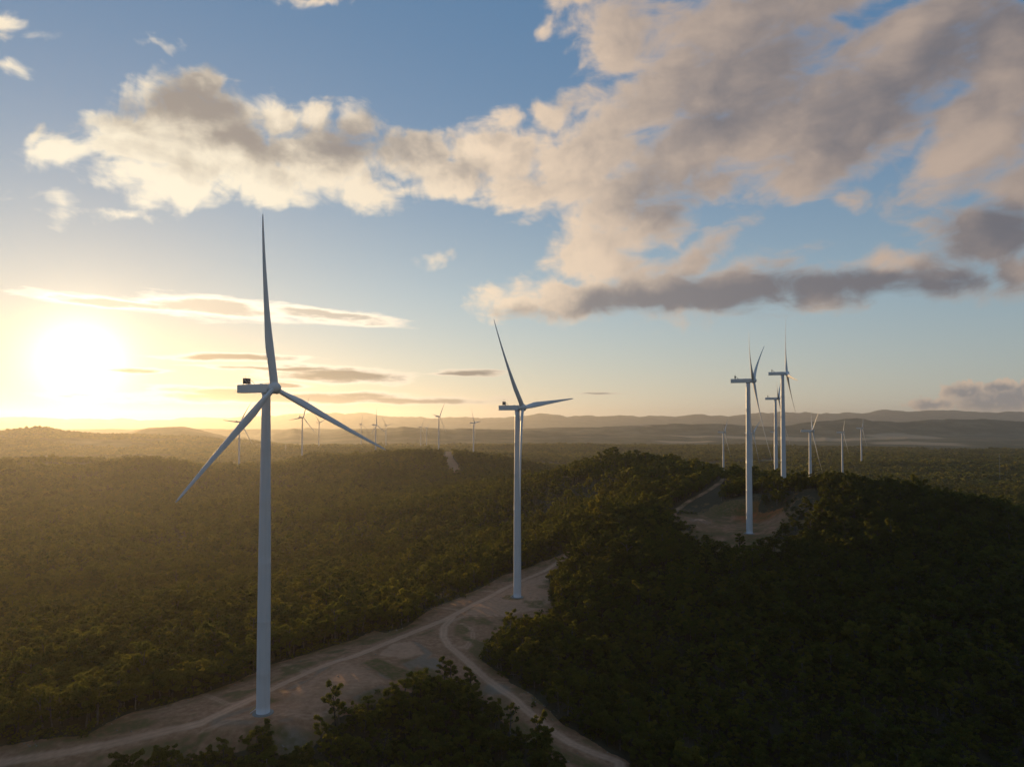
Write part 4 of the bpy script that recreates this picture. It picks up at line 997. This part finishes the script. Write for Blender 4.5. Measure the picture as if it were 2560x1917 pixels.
# a low bank on the right horizon
Pl = warp(t, chain(t, Ds, Pd), 1.0, (1.2, .9, 0), 4)
vl = t.n('ShaderNodeTexVoronoi', feature='F1', voronoi_dimensions='2D'); t.link(Pl, vl.inputs['Vector']); vl.inputs['Scale'].default_value = 1.5
Dl = t.m('ADD', field(t, Pl, LOWCUM, .1), t.m('MULTIPLY', t.m('SUBTRACT', .45, vl.outputs['Distance']), .5))
lowc = t.mix(t.m('ADD', t.sm(Dl, .15, .8), t.m('MULTIPLY', t.m('SUBTRACT', vl.outputs['Distance'], .4), .9), clamp=True), (.60, .46, .35), (.24, .225, .235))
c2 = t.mix(t.m('MULTIPLY', t.sm(Dl, 0, .3), .9), c2, lowc)
# glare of the sun over thin cloud near it
c2 = t.v('ADD', c2, rgb(t.m('MULTIPLY', glow, alpha), (.6, .5, .36)))
bg = t.n('ShaderNodeBackground'); t.link(t.v('SCALE', c2, scale=10.0), bg.inputs[0]); bg.inputs[1].default_value = .1
o_ = t.n('ShaderNodeOutputWorld'); t.link(bg.outputs[0], o_.inputs[0])
w.cycles.sampling_method = 'MANUAL'; w.cycles.sample_map_resolution = 1024

# ------------------------------------------------------------------ air
HZ_D = 3.0e-5
b = MB(); _lo, _hi = float(ZG.min()) - 1.0, max(float(ZG.max()), 280.0) + 4.0; b.box((0, 0, .5 * (_lo + _hi)), (63000, 63000, _hi - _lo)); print('haze', _lo, _hi)
hm, nt = mat('haze_air'); t = NT(nt)
pv = t.n('ShaderNodeVolumePrincipled'); pv.inputs['Color'].default_value = (.90, .88, .86, 1); pv.inputs['Density'].default_value = HZ_D; pv.inputs['Anisotropy'].default_value = .67
o_ = t.n('ShaderNodeOutputMaterial'); t.link(pv.outputs[0], o_.inputs['Volume'])
hz = b.build('haze', hm); hz['kind'] = 'stuff'; hz['label'] = 'thin evening haze over the hills'; hz['category'] = 'haze'

# ------------------------------------------------------------------ sun
sl = bpy.data.lights.new('sun', 'SUN'); sl.energy = 4.0; sl.angle = R(.6); sl.color = (1.0, .64, .28)
so = bpy.data.objects.new('sun', sl); COL.objects.link(so); so.rotation_euler = (-sun_dir).to_track_quat('-Z', 'Y').to_euler(); so.location = (-1500, 2000, 400)

# ------------------------------------------------------------------ camera and render
cd = bpy.data.cameras.new('camera'); cam = bpy.data.objects.new('camera', cd); COL.objects.link(cam)
cam.location = (0, 0, CZ); cam.rotation_euler = (R(90) + PITCH, 0, 0)
cd.sensor_fit = 'HORIZONTAL'; cd.sensor_width = 36; cd.lens = 36 * F / 2211; cd.shift_y = (PY0 - 828) / 2211; cd.clip_start = 1; cd.clip_end = 100000
scene.camera = cam
scene.render.engine = 'CYCLES'; cy = scene.cycles
cy.use_denoising = True
try: cy.denoiser = 'OPENIMAGEDENOISE'; cy.denoising_input_passes = 'RGB_ALBEDO_NORMAL'; cy.denoising_prefilter = 'ACCURATE'
except Exception: pass
cy.max_bounces = 6; cy.diffuse_bounces = 2; cy.glossy_bounces = 2; cy.transmission_bounces = 3; cy.volume_bounces = 0; cy.transparent_max_bounces = 4
cy.use_adaptive_sampling = True; cy.adaptive_threshold = .01
vs = scene.view_settings; vs.view_transform = 'Standard'; vs.look = 'None'; vs.exposure = 0; vs.gamma = 1; vs.use_curve_mapping = False
